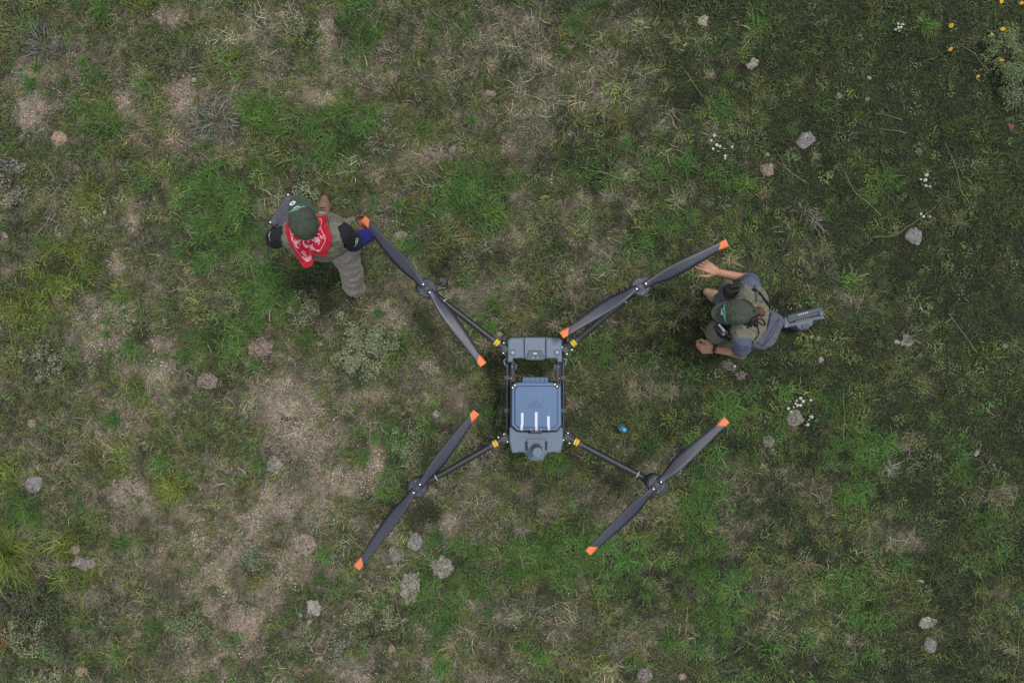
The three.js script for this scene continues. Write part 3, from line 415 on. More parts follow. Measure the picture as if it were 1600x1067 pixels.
const ovalPrint = print(128, 96, (x, w, h) => { x.fillStyle = '#dfe3e4'; x.beginPath(); x.ellipse(w / 2, h / 2, w * .46, h * .44, 0, 0, 7); x.fill(); x.fillStyle = '#3a4744'; x.beginPath(); x.ellipse(w / 2, h / 2, w * .27, h * .24, 0, 0, 7); x.fill(); x.strokeStyle = '#8fa39e'; x.lineWidth = 6; x.beginPath(); x.ellipse(w / 2, h / 2, w * .15, h * .12, 0, 0, 7); x.stroke(); });
const swirlPrint = print(96, 128, (x, w, h) => { x.strokeStyle = '#cfe2ee'; x.lineWidth = 11; x.lineCap = 'round'; x.beginPath(); x.arc(w * .46, h * .36, w * .27, Math.PI * .55, Math.PI * 2.1); x.stroke(); x.beginPath(); x.moveTo(w * .76, h * .2); x.quadraticCurveTo(w * .86, h * .68, w * .42, h * .9); x.stroke(); x.fillStyle = '#9fc3d2'; x.beginPath(); x.ellipse(w * .46, h * .42, w * .12, h * .14, .3, 0, 7); x.fill(); x.beginPath(); x.arc(w * .34, h * .66, w * .07, 0, 7); x.fill(); });
// the clothed figure; j holds joint positions, fz the facing of the head
function figure(label, j, o) {
  const root = thing('person', label, 'person', o.origin), L = (p) => sub3(p, o.origin), J = {}; for (const k in j) J[k] = L(j[k]);
  const side = nrm3(sub3(J.shR, J.shL)), mid = (a, b, t = .5) => mix3(a, b, t), pel = mid(J.hipL, J.hipR), chest = mid(mid(J.shL, J.shR), pel, .22), belly = mid(mid(J.shL, J.shR), pel, .62), wide = (c, w) => [add3(c, mul3(side, -w)), add3(c, mul3(side, w))];
  const torso = (e) => [[...wide(pel, .075), .098 + e], [...wide(belly, .07), .095 + e], [...wide(chest, .088), .108 + e], [mid(J.shL, J.shR, .14), mid(J.shL, J.shR, .86), .062 + e], [mid(pel, belly, .4), chest, .10 + e]];
  const armB = (s, e) => [[J['sh' + s], J['el' + s], .050 + e, .041 + e], [J['el' + s], J['wr' + s], .041 + e, .027 + e]];
  const legB = (s, e) => [[J['hip' + s], J['kn' + s], .084 + e, .056 + e], [J['kn' + s], mid(J['kn' + s], J['an' + s], .35), .054 + e, .055 + e], [mid(J['kn' + s], J['an' + s], .35), J['an' + s], .055 + e, .038 + e]];
  const head = headField(J.head, o.face, o.up), neck = [[J.neck, add3(J.head, mul3(o.up, -.05)), .054, .052], [mid(J.shL, J.shR), J.neck, .07, .056]];
  const foot = (s) => [[J['an' + s], J['to' + s], .042, .030]];
  // one continuous body
  const bodyL = [...torso(0), ...armB('L', 0), ...armB('R', 0), ...legB('L', 0), ...legB('R', 0), ...foot('L'), ...foot('R'), ...neck, [J.head, add3(J.head, mul3(o.up, .03)), .07, .08]], [lo, hi] = span(bodyL, .03);
  const bodyG = nets(bones(bodyL, .035), lo, hi, .013);
  const hl = [...head.L, ...neck], hs = span(head.L, .02), headG = nets(bones(hl, .016), hs[0], hs[1], .0045);
  const hands = ['L', 'R'].map((s) => { const h = o['hand' + s]; return handMesh(handBones(J['wr' + s], h.dir, h.nrm, h.lat, h.curl, h.spread, h.thumb), [[mid(J['el' + s], J['wr' + s], .8), J['wr' + s], .029, .026]]); });
  const body = part('body', mergeGeometries([bodyG, headG, ...hands]), o.skin || P.skin, root);
  for (const e of head.eyes) { const g = new THREE.SphereGeometry(.0125, 14, 10); g.translate(...e); part('eye', metreUV(g), P.eyeWhite, body); const q = new THREE.SphereGeometry(.0062, 10, 8); q.translate(...add3(e, mul3(o.face, .0078))); part('iris', metreUV(q), P.iris, body); }
  part('mouth', tube(head.mouth, .0036, 10, 6), P.lips, body);
  return { root, J, L, side, mid, pel, chest, belly, torso, armB, legB, neck, head };
}
const trousers = (F, m, hemR, hemL, e = .020) => { const B = [...F.legB('L', e), ...F.legB('R', e), [...[F.J.hipL, F.J.hipR], .105 + e]].map((b) => b), cut = ['L', 'R'].map((s) => [F.J['an' + s], s === 'L' ? hemL : hemR]);
  for (const s of ['L', 'R']) { const a = F.J['an' + s], t = F.J['to' + s], d = nrm3([t[0] - a[0], 0, t[2] - a[2]]); B.push([add3(a, [0, .06, 0]), add3(a, add3(mul3(d, -.012), [0, -.07, 0])), .05 + e, .056 + e]); }
  const f1 = bones(B, .03), f = folds((x, y, z) => { let d = f1(x, y, z); for (const [p, h] of cut) if (Math.hypot(x - p[0], z - p[2]) < .22 && y < .3) d = Math.max(d, h + .012 * Math.sin(x * 40 + z * 30) - y); return d; }, .013, 12, 3), [lo, hi] = span(B, .03); return part('trousers', nets(f, lo, hi, .0085), m, F.root); };
function boot(F, s, m, lace) {
  const a = F.J['an' + s], t = F.J['to' + s], d = nrm3([t[0] - a[0], 0, t[2] - a[2]]), heel = add3(a, add3(mul3(d, -.045), [0, -.055, 0])), ball = add3(heel, mul3(d, .19)), tip = add3(heel, mul3(d, .255)), g = (p, h) => [p[0], p[1] + h, p[2]];
  const B = [[g(a, .06), g(a, -.01), .052, .050], [g(heel, .02), g(ball, .012), .040, .046], [g(ball, .012), g(tip, .006), .046, .034], [a, g(ball, .02), .048, .042]], low = heel[1] - .022, f = both(bones(B, .025), (x, y) => low - y), [lo, hi] = span(B, .012);
  const b = part('boot', nets(f, lo, hi, .006), m, F.root);
  const sl = [[g(heel, -.02), g(ball, -.02), .042, .050], [g(ball, -.02), g(tip, -.02), .050, .038]], fs = both(bones(sl, .02), (x, y) => y - (low + .012), (x, y) => low - .016 - y), sp = span(sl, .012); part('sole', nets(fs, sp[0], sp[1], .006), P.sole, b);
  const r = nrm3(cross3(d, [0, 1, 0])); for (let k = 0; k < 4; k++) { const c = add3(g(a, .047 - k * .006), mul3(d, .055 + k * .022)); part('lace', tube([add3(c, add3(mul3(r, -.022), [0, -.006, 0])), add3(c, [0, .004, 0]), add3(c, add3(mul3(r, .022), [0, -.006, 0]))], .004, 8, 6), lace, b); }
  return b;
}
const heights = (x, z) => ground(x, z);
// --- the one who stands on the left
{
  const foY = .085;
  const j = { head: W(477, 349, 1.60), neck: W(480, 358, 1.47), shL: W(447, 368, 1.41), shR: W(532, 363, 1.41), elL: W(430, 373, 1.14), wrL: W(445, 350, 1.07), elR: W(551, 378, 1.12), wrR: W(577, 366, .745), hipL: W(492, 374, .93), hipR: W(533, 382, .93), knL: W(507, 356, .52), knR: W(549, 422, .50), anL: W(505, 348, .10), anR: W(552, 447, .10), toL: W(507, 324, .05), toR: W(547, 428, .045) };
  const origin = [j.anR[0] * .5 + j.anL[0] * .5, 0, j.anR[2] * .5 + j.anL[2] * .5]; origin[1] = ground(origin[0], origin[2]);
  const face = nrm3([-.24, .03, -.96]), up = nrm3(cross3(cross3(face, [0, 1, 0]), face));
  const hl = nrm3([-.12, .0, -1]), hr = nrm3([-.42, .04, -.9]);
  const F = figure('standing person in olive cap, khaki vest and red bandana, one hand on a propeller tip', j, { origin, face, up, skin: P.skinDark,
    handL: { dir: hl, nrm: nrm3([.9, .45, 0]), lat: nrm3(cross3(hl, nrm3([.9, .45, 0]))), curl: [.55, .6], spread: .08 }, handR: { dir: hr, nrm: [0, 1, .04], lat: nrm3([-.9, 0, .42]), curl: [.35, .8], spread: .02, thumb: .35 } });
  const { J, root, mid } = F;
  trousers(F, P.beige, .025, .085, .030);
  boot(F, 'L', P.leather, P.lace); boot(F, 'R', P.leather, P.lace);
  for (const s of ['R', 'L']) { // long black sleeves that end in blue
    const B = F.armB(s, .020), el = J['el' + s], wr = J['wr' + s], k = s === 'R' ? .04 : .42, cut = mid(el, wr, k), n = sub3(wr, el), f0 = bones(B, .03), up2 = plane(mid(J['sh' + s], el, .02), sub3(el, J['sh' + s]));
    const inner = (x, y, z) => Math.max(-up2(x, y, z), -9), [lo, hi] = span(B, .02);
    const sl = part('sleeve', nets(folds(both(f0, plane(cut, n)), .006, 26, 5), lo, hi, .007), P.black, root);
    const B2 = F.armB(s, .0225), f2 = both(bones(B2, .03), plane(mid(el, wr, .97), n), (x, y, z) => -plane(mid(el, wr, k - .04), n)(x, y, z)), s2 = span([B2[1]], .02);
    part('blue_cuff', nets(folds(f2, .005, 26, 8), s2[0], s2[1], .006), P.blue, sl);
    const f3 = bones(B, .03), p = s === 'R' ? add3(mid(J.shR, el, .86), [.10, .17, .04]) : add3(mid(J.shL, el, .75), [-.10, .25, 0]);
    part('sleeve_emblem', badge(f3, p, s === 'R' ? [-.52, -.85, -.2] : [.55, -1, 0], [-.1, 0, -1], .048, .075, 12, .012), printed(swirlPrint), sl);
  }
  // vest over the torso, open in front
  const tB = F.torso(.030), arms = ['L', 'R'].map((s) => bones([[add3(J['sh' + s], mul3(sub3(J['el' + s], J['sh' + s]), .06)), J['el' + s], .070, .075]], .02)), hem = F.pel[1] - .10, tf = bones([...tB, [add3(F.pel, [0, -.06, 0]), F.pel, .130]], .05), nk = bones([[J.neck, add3(J.neck, [0, .2, 0]), .062, .08]], .01);
  const fwd = nrm3(cross3([0, 1, 0], F.side)).map((v) => -v), ff = dot3(fwd, [0, 0, -1]) > 0 ? fwd : mul3(fwd, -1);
  const flaps = bones([[add3(add3(F.belly, mul3(F.side, .10)), mul3(ff, .08)), add3(add3(F.belly, mul3(F.side, .205)), add3(mul3(ff, .125), [0, -.03, 0])), .050, .022]], .03);
  const vf = folds((x, y, z) => { let d = tf(x, y, z); const q = flaps(x, y, z), t = .05 - Math.abs(d - q); d = Math.min(d, q) - (t > 0 ? t * t / .2 : 0); d = Math.max(d, hem - y, -nk(x, y, z)); for (const a of arms) d = Math.max(d, -a(x, y, z)); return d; }, .011, 15, 9);
  const [vlo, vhi] = span([...tB, [F.belly, F.belly, .3]], .03), vest = part('vest', nets(vf, vlo, vhi, .0075), P.khaki, root);
  { const p = add3(mid(J.shR, J.shL, .22), add3(mul3(ff, .055), [0, .25, 0])); const t = print(96, 64, (x, w, h) => { x.strokeStyle = '#8a4a45'; x.lineWidth = 4; for (const [a, b, c, d] of [[.2, .3, .7, .22], [.3, .5, .8, .55], [.25, .75, .6, .7], [.5, .3, .55, .7]]) { x.beginPath(); x.moveTo(w * a, h * b); x.lineTo(w * c, h * d); x.stroke(); } }); part('embroidery', badge(vf, p, [0, -1, 0], [-.2, 0, -1], .05, .035, 8, .0025), printed(t), vest); }
  for (const s of [-1, 1]) { const l = []; for (let i = 0; i <= 8; i++) { const p = add3(add3(mid(J.shR, J.shL, s > 0 ? .16 : .84), mul3(ff, -.09 + .20 * i / 8)), [0, .22, 0]); let t = 0; for (let q = 0; q < 40; q++) { const d = vf(p[0], p[1] - t, p[2]); if (d < .0008 || t > .5) break; t += d * .7; } if (t < .5) l.push([p[0], p[1] - t, p[2]]); } if (l.length > 2) part('vest_seam', tube(l, .0022, 24, 6), P.seam, vest); }
  // head: hair at the nape, cap, prints
  const hb = [[add3(J.head, mul3(face, -.02)), add3(J.head, add3(mul3(face, -.035), mul3(up, -.055))), .080, .056]], hsp = span(hb, .01); part('hair', nets(bones(hb), hsp[0], hsp[1], .008), P.hair, root);
  const cap = makeCap(root, add3(J.head, mul3(up, .035)), face, up, P.olive, .078);
  cap.emblem(-.12, .58, 1.7, .66, capPrint); 
  { const pos = [], uv = [], ind = [], n = 8; for (let q = 0; q <= n; q++) for (let i = 0; i <= n; i++) { const a = (i / n - .5) * .042 - .036, b = (q / n - .5) * .028 + .138; const tilt = -.35, x = b * Math.cos(tilt) - (a + .038) * Math.sin(tilt) * .6, d = a; pos.push(...cap.at(x, .0155 - .9 * d * d - .16 * (x - .104), d)); uv.push(i / n, q / n); if (i < n && q < n) { const k = q * (n + 1) + i; ind.push(k, k + 1, k + n + 2, k, k + n + 2, k + n + 1); } } const g = new THREE.BufferGeometry(); g.setAttribute('position', new THREE.Float32BufferAttribute(pos, 3)); g.setAttribute('uv', new THREE.Float32BufferAttribute(uv, 2)); g.setIndex(ind); g.computeVertexNormals(); part('brim_badge', g, printed(ovalPrint), cap.crown); }
  // bandana: printed cloth round the neck, spread over the upper back, one corner hanging
  {
    const tex = print(512, 512, (x, w, h) => {
      x.fillStyle = '#c4102e'; x.fillRect(0, 0, w, h); let s2 = 7; const r = () => (s2 = (s2 * 16807) % 2147483647) / 2147483647;
      x.strokeStyle = '#efd0d6'; x.fillStyle = '#efd0d6'; x.lineCap = 'round';
      const curl = (cx, cy, R, a, sgn) => { x.lineWidth = 6; x.beginPath(); for (let t = 0; t < 26; t++) { const q = t / 25, rad = R * (1 - .75 * q), an = a + sgn * q * 6.2; const X = cx + Math.cos(an) * rad, Yy = cy + Math.sin(an) * rad; t ? x.lineTo(X, Yy) : x.moveTo(X, Yy); } x.stroke(); };
      for (let k = 0; k < 100; k++) { const cx = r() * 512, cy = r() * 512; curl(cx, cy, 11 + r() * 10, r() * 6.3, r() < .5 ? 1 : -1); for (let q = 0; q < 3; q++) { const a = r() * 6.3; x.beginPath(); x.arc(cx + Math.cos(a) * 24, cy + Math.sin(a) * 24, 2.5 + r() * 3, 0, 7); x.fill(); } }
      for (let a = 0; a < 16; a++) { const cx = r() * 512, cy = r() * 512, g = r() * 6; x.lineWidth = 9; x.beginPath(); x.ellipse(cx, cy, 30, 14, g, 0, 4.6); x.stroke(); }
    });
    tex.wrapS = tex.wrapT = THREE.RepeatWrapping; const mat = new THREE.MeshPhysicalMaterial({ map: tex, roughness: .9, bumpMap: wv12, bumpScale: .0006, side: THREE.DoubleSide, sheen: .2 });
    const q = (px, py, y) => { const p = F.L(W(px, py, y)); return [p[0], p[2]]; };
    const outline = [[450, 346], [452, 333], [458, 326], [466, 338], [500, 338], [509, 334], [513, 342], [513, 348], [517, 362], [521, 373], [519, 380], [509, 391], [500, 399], [494, 397], [484, 396], [482, 404], [479, 411], [466, 415], [459, 408], [457, 399], [455, 388], [452, 368]].map(([a, b]) => q(a, b, 1.47));
    const under = (x, y, z) => Math.min(vf(x, y, z), nkF(x, y, z)), nkF = bones([[J.neck, add3(J.neck, [0, -.02, 0]), .078, .095]], .02);
    const cc = q(477, 369, 1.47), cu = new THREE.CatmullRomCurve3(outline.map(([x, z]) => V(x, 0, z)), true, 'centripetal'), M1 = 150, N1 = 44, rim = cu.getSpacedPoints(M1).slice(0, M1), H = new Float32Array(M1 * (N1 + 1)), at = (i, r) => [lerp(cc[0], rim[i].x, r / N1), lerp(cc[1], rim[i].z, r / N1)];
    for (let r = 0; r <= N1; r++) for (let i = 0; i < M1; i++) { const [x, z] = at(i, r); let y = J.neck[1] + .03; for (let n = 0; n < 60; n++) { const d = under(x, y, z); if (d < .001 || y < J.neck[1] - .26) break; y -= d * .8; } H[r * M1 + i] = Math.max(y, J.neck[1] - .17); }
    for (let it = 0; it < 16; it++) { const S = H.slice(); for (let r = 1; r <= N1; r++) for (let i = 0; i < M1; i++) { const k = r * M1 + i, m = (S[r * M1 + (i + 1) % M1] + S[r * M1 + (i + M1 - 1) % M1] + S[k - M1] + S[Math.min(k + M1, S.length - M1 + i)]) / 4; H[k] = Math.max(S[k], lerp(S[k], m, .8)); } }
    const sheet = (r0, r1, m, name, parent) => { const pos = [], uv = [], ind = [], th = .0035, n = r1 - r0 + 1;
      for (const e of [0, -th]) for (let r = r0; r <= r1; r++) for (let i = 0; i < M1; i++) { const [x, z] = at(i, r), y = H[r * M1 + i] + .015 + smooth(3, 12, r) * (.013 * (1 + Math.sin((x * .9 + z * .5) * 62 + 2 * noise(x * 9, 2, z * 9))) + .007 * (1 + noise(x * 22, 4, z * 22))); pos.push(x, y + e, z); uv.push((x * .82 + z * .57) * 3.1 + .22, (z * .82 - x * .57) * 3.1 + .1); }
      for (let r = 0; r < n - 1; r++) for (let i = 0; i < M1; i++) { const a = r * M1 + i, b = r * M1 + (i + 1) % M1, o = n * M1; ind.push(a, b, b + M1, a, b + M1, a + M1, a + o, b + o + M1, b + o, a + o, a + o + M1, b + o + M1); if (r === n - 2) ind.push(a + M1, b + M1, b + M1 + o, a + M1, b + M1 + o, a + M1 + o); }
      const g = new THREE.BufferGeometry(); g.setAttribute('position', new THREE.Float32BufferAttribute(pos, 3)); g.setAttribute('uv', new THREE.Float32BufferAttribute(uv, 2)); g.setIndex(ind); g.computeVertexNormals(); return part(name, g, m, parent); };
    const ban = sheet(0, 33, mat, 'bandana', root), line = new THREE.MeshStandardMaterial({ color: lin(.72, .45, .48), roughness: .9, side: THREE.DoubleSide }); sheet(33, 34, line, 'printed_line', ban); sheet(34, N1, P.red, 'border', ban);
    const ring = []; for (let i = 0; i <= 24; i++) { const a = i / 24 * 6.2832, n = J.neck; ring.push([n[0] + Math.cos(a) * .085, n[1] + .015 + .008 * Math.sin(a * 3), n[2] + Math.sin(a) * .088]); } part('bandana_fold', tube(ring, .019, 60, 10), mat, root);
  }
  // the controller in the left hand
  const cp = W(449, 334, 1.16), c = thing('remote_controller', 'dark grey remote controller with antennas held in the standing person\'s left hand', 'controller', cp), R = new THREE.Group();
  c.rotation.set(0, 0, 0); const ax = nrm3([-.54, 0, .84]), az = nrm3([-.84, .08, -.54]);
  const m4 = new THREE.Matrix4().makeBasis(V(...ax), V(...nrm3(cross3(az, ax))), V(...nrm3(cross3(ax, cross3(az, ax))))); if (m4.determinant() < 0) m4.makeBasis(V(...ax), V(...nrm3(cross3(ax, az))), V(...az)); c.quaternion.setFromRotationMatrix(m4);
  const cm = plastic(lin(.060, .064, .088), .5), cm2 = plastic(lin(.02, .022, .03), .4);
  part('casing', box(.235, .034, .150, 0, 0, 0, .012), cm, c); part('screen', box(.155, .004, .11, 0, .019, 0, .002), plastic(lin(.032, .036, .055), .28), c);
  for (const s of [-1, 1]) { part('grip', box(.036, .05, .145, s * .112, -.008, .012, .014), cm2, c); const k = part('stick', disc(s * .098, .02, .013, .016, .034, .003, 18), cm2, c); part('stick_cap', disc(s * .098, .02, .0075, .033, .042, .002, 14), cm, k); part('antenna', box(.028, .012, .085, s * .07, .0, -.105, .005), cm, c); part('dial', disc(s * .112, -.075, .010, .01, .024, .002, 14), M.pale, c); part('side_button', disc(s * .112, .062, .006, .014, .021, .002, 12), M.bolt, c); }
  part('top_edge', box(.19, .012, .012, 0, .016, -.066, .004), M.pale, c);
}
// --- the one who crouches on the right
{
  const j = { head: W(1152, 488, 1.10), neck: W(1174, 489, 1.01), shL: W(1160, 528, .93), shR: W(1172, 447, .94), elL: W(1158, 551, .66), wrL: W(1117, 546, .50), elR: W(1171, 437, .70), wrR: W(1121, 425, .75), hipL: W(1172, 518, .42), hipR: W(1180, 497, .42), knL: W(1122, 519, .50), knR: W(1140, 462, .47), anL: W(1138, 538, .10), anR: W(1141, 476, .10), toL: W(1113, 539, .05), toR: W(1105, 456, .05) };
  const origin = [j.anL[0], 0, (j.anL[2] + j.anR[2]) / 2]; origin[1] = ground(origin[0], origin[2]);
  const face = nrm3([-1, -.42, .04]), up = nrm3(cross3(cross3(face, [0, 1, 0]), face));
  const dr = nrm3([-.82, .05, -.42]), dl = nrm3([-1, -.25, -.02]);
  const F = figure('crouching person in olive cap and khaki vest reaching towards a propeller blade', j, { origin, face, up,
    handL: { dir: dl, nrm: nrm3([-.1, -.75, -.6]), lat: nrm3([-.2, .5, -.8]), curl: [.9, 1.0], spread: .04, thumb: .6 }, handR: { dir: dr, nrm: nrm3([-.05, -1, 0]), lat: nrm3([-.42, 0, .82]), curl: [.20, .25], spread: .09, thumb: .8 } });
  const { J, root, mid } = F;
  trousers(F, P.khaki2, .10, .10, .030);
  boot(F, 'R', P.suede, P.lace); { const camo = new THREE.MeshStandardMaterial({ roughness: .85, map: noiseTex(128, tile((u, v) => (fbm(u * 9, v * 9, 4, 3) > 0.02 ? .95 : .5))), color: lin(.30, .25, .16) }); camo.map.repeat.set(9, 9); boot(F, 'L', camo, P.suede); }
  for (const [s, t] of [['R', .66], ['L', .84]]) { const B = F.armB(s, .024).slice(0, 1), f = both(bones(B, .03), plane(mid(J['sh' + s], J['el' + s], t), sub3(J['el' + s], J['sh' + s]))), sp = span([B[0]], .03); part('sleeve', nets(folds(f, .007, 24, 4), sp[0], sp[1], .007), P.tee, root); }
  const tB = F.torso(.028), arms = ['L', 'R'].map((s) => bones([[mid(J['sh' + s], J['el' + s], .16), J['el' + s], .074, .08]], .02)), down = nrm3(sub3(F.pel, mid(J.shL, J.shR))), tf = bones(tB, .05), nk = bones([[J.neck, add3(J.neck, mul3(down, -.2)), .060, .08]], .01), cutP = plane(add3(F.pel, mul3(down, .02)), down);
  const vf = folds((x, y, z) => { let d = Math.max(tf(x, y, z), cutP(x, y, z), -nk(x, y, z)); for (const a of arms) d = Math.max(d, -a(x, y, z)); return d; }, .011, 16, 2);
  const sp = span(tB, .03), vest = part('vest', nets(vf, sp[0], sp[1], .0075), P.khaki, root);
  // pieces that lie on the vest: yoke seam, shoulder webbing, a loose pocket at the front
  const drop = (x, z, y0 = 1.3) => { let y = y0; for (let q = 0; q < 60; q++) { const d = vf(x, y, z); if (d < .001 || y < .2) break; y -= d * .7; } return y; };
  const run = (pts, r, m, name, parent, lift = 0) => { const l = pts.map(([px, py, y]) => { const p = F.L(W(px, py, y)); return [p[0], drop(p[0], p[2]) + r * .5 + lift, p[2]]; }); return part(name, tube(l, r, 30, 7), m, parent); };
  run([[1163, 512, .95], [1172, 517, .93], [1180, 520, .9]], .0022, P.seam, 'vest_seam', vest); run([[1178, 470, .95], [1190, 473, .92], [1198, 476, .9]], .0022, P.seam, 'vest_seam', vest);
  run([[1172, 452, .97], [1180, 457, .97], [1190, 466, .93], [1198, 476, .88], [1206, 485, .80]], .010, P.strap, 'shoulder_strap', vest, .004);
  run([[1176, 446, .95], [1177, 455, .96], [1178, 466, .97], [1177, 478, .98]], .009, P.slate, 'shoulder_strap', vest, .003);
  run([[1168, 505, .97], [1178, 508, .95], [1182, 520, .9], [1176, 532, .88]], .004, P.strap, 'cord', vest, .004);
  run([[1180, 496, 1.0], [1190, 500, .93], [1194, 508, .9], [1186, 506, .92], [1178, 497, .98]], .005, P.strap, 'cord', vest, .004);
  // dark harness under and beside the chin
  const hb = [[[F.L(W(1140, 455, .88)), F.L(W(1172, 458, .96))], .050, .045], [[F.L(W(1138, 508, .84)), F.L(W(1160, 512, .92))], .070, .060], [[F.L(W(1130, 514, .78)), F.L(W(1140, 520, .80))], .060, .05]].map(([[a, b], r, e]) => [a, b, r, e]), hsp = span(hb, .03); const har = part('chest_harness', nets(folds(bones(hb, .03), .016, 20, 6), hsp[0], hsp[1], .008), P.strap, root);
  for (const [a, b, c] of [[[1142, 449, .93], [1155, 447, .965], [1170, 452, .98]], [[1140, 458, .93], [1154, 453, .97], [1168, 447, .98]]]) part('strap', tube([F.L(W(...a)), F.L(W(...b)), F.L(W(...c))], .007, 16, 6), plastic(lin(.05, .035, .03), .8), har);
  { const s = W(1139, 449, .80), g = [[F.L(W(1137, 446, .78)), F.L(W(1141, 452, .86)), .042, .036], [F.L(W(1129, 449, .70)), F.L(W(1137, 447, .78)), .03, .035]], q = span(g, .02); void s; part('vest_pocket', nets(folds(bones(g, .03), .012, 22, 3), q[0], q[1], .007), P.grey, vest); }
  { const g = [[F.L(W(1127, 468, .52)), F.L(W(1135, 463, .60)), .058, .05]], q = span(g, .02); part('knee_patch', nets(folds(bones(g, .03), .010, 22, 5), q[0], q[1], .007), P.slate, root); }
  // hair: dark, tied at the back with loose strands
  const hh = [[add3(J.head, mul3(face, -.035)), add3(J.head, add3(mul3(face, -.06), mul3(up, -.06))), .088, .062], [F.L(W(1181, 487, 1.09)), F.L(W(1189, 488, 1.05)), .032, .026]], hs = span(hh, .02), hair = part('hair', nets(folds(bones(hh, .02), .006, 40, 2), hs[0], hs[1], .006), P.hair, root);
  { const g = [[F.L(W(1186, 486, 1.09)), F.L(W(1191, 490, 1.04)), .030, .022]], q = span(g, .02); part('tied_bun', nets(folds(bones(g), .010, 55, 2), q[0], q[1], .005), P.hairBrown, hair); }
  for (let k = 0; k < 22; k++) { const a = F.L(W(rr(1174, 1184), rr(492, 500), 1.07)), b = F.L(W(rr(1160, 1186), rr(500, 514), rr(.98, 1.02))), m = mid(a, b); part('strand', tube([a, add3(m, [rr(-.01, .01), .025, rr(-.01, .01)]), b], rr(.003, .006), 8, 5), P.hair, hair); }
  const cap = makeCap(root, add3(J.head, mul3(up, .035)), face, up, P.olive, .072); cap.emblem(0, .60, 2.0, .72, capPrint);
  part('cap_strap', tube([cap.at(-.085, .0, -.03), cap.at(-.13, .0, -.006), cap.at(-.132, .0, .010), cap.at(-.085, .0, .03)], .016, 16, 8), P.olive, cap.crown);
  { const w = J.wrL, n = nrm3(sub3(J.wrL, J.elL)), g = new THREE.TorusGeometry(.034, .006, 10, 28); g.applyQuaternion(new THREE.Quaternion().setFromUnitVectors(V(0, 0, 1), V(...n))); g.translate(...add3(w, mul3(n, -.008))); const b = part('wristwatch', metreUV(g), P.strap, root); part('watch_case', disc(w[0] - n[0] * .008, w[2] - n[2] * .008, .017, w[1] + .026, w[1] + .040, .003, 18), M.slot, b); }
  // device hung at the chest
  { const p = W(1127, 515, .90), o = thing('handheld_radio', 'small black device with a pale label at the crouching person\'s chest', 'radio', p); o.rotation.set(.1, -.9, .35); part('casing', box(.105, .045, .06, 0, 0, 0, .012), M.black, o); part('label', box(.065, .003, .014, -.005, .0232, -.008, .001), M.tape, o); part('button', disc(.038, .012, .006, .02, .027, .002, 12), M.pale, o); part('aerial', bar([.05, .0, -.01], [.085, .0, -.012], .006, .005, 10), M.black, o); }
  // shoulder bag on the lower back
  { const o = W(1207, 516, .62), bag = thing('shoulder_bag', 'slate grey padded bag slung across the crouching person\'s lower back', 'bag', o), q = (px, py, y) => sub3(W(px, py, y), o);
    const oy = -.16, P0 = [[1201, 484], [1212, 486], [1226, 496], [1226, 503], [1218, 520], [1208, 540], [1197, 546], [1184, 544], [1174, 539], [1180, 530], [1190, 518], [1197, 500]].map(([u, v]) => { const p = q(u, v, .78); return [p[0], p[2]]; }), sm = new THREE.CatmullRomCurve3(P0.map(([u, v]) => V(u, 0, v)), true, 'centripetal').getSpacedPoints(60).slice(0, 60).map((p) => [p.x, p.z]);
    part('pouch', slab(sm, oy, .165, .035, [], 5), P.slate, bag); part('flap', slab(sm.map(([u, v], i) => { const m = [-.005, .0]; return [m[0] + (u - m[0]) * .80, m[1] + (v - m[1]) * .86]; }), .160, .178, .010, [], 3), P.slate, bag);
    const edge = []; for (const [px, py] of [[1223, 501], [1218, 515], [1210, 529], [1201, 540], [1192, 546]]) edge.push(q(px, py, .64)); part('piping', tube(edge, .006, 30, 7), plastic(lin(.30, .29, .24), .8), bag); part('zip', tube([q(1219, 497, .81), q(1213, 513, .85), q(1204, 528, .84), q(1192, 541, .79)], .004, 30, 6), P.slateDark, bag); }
}
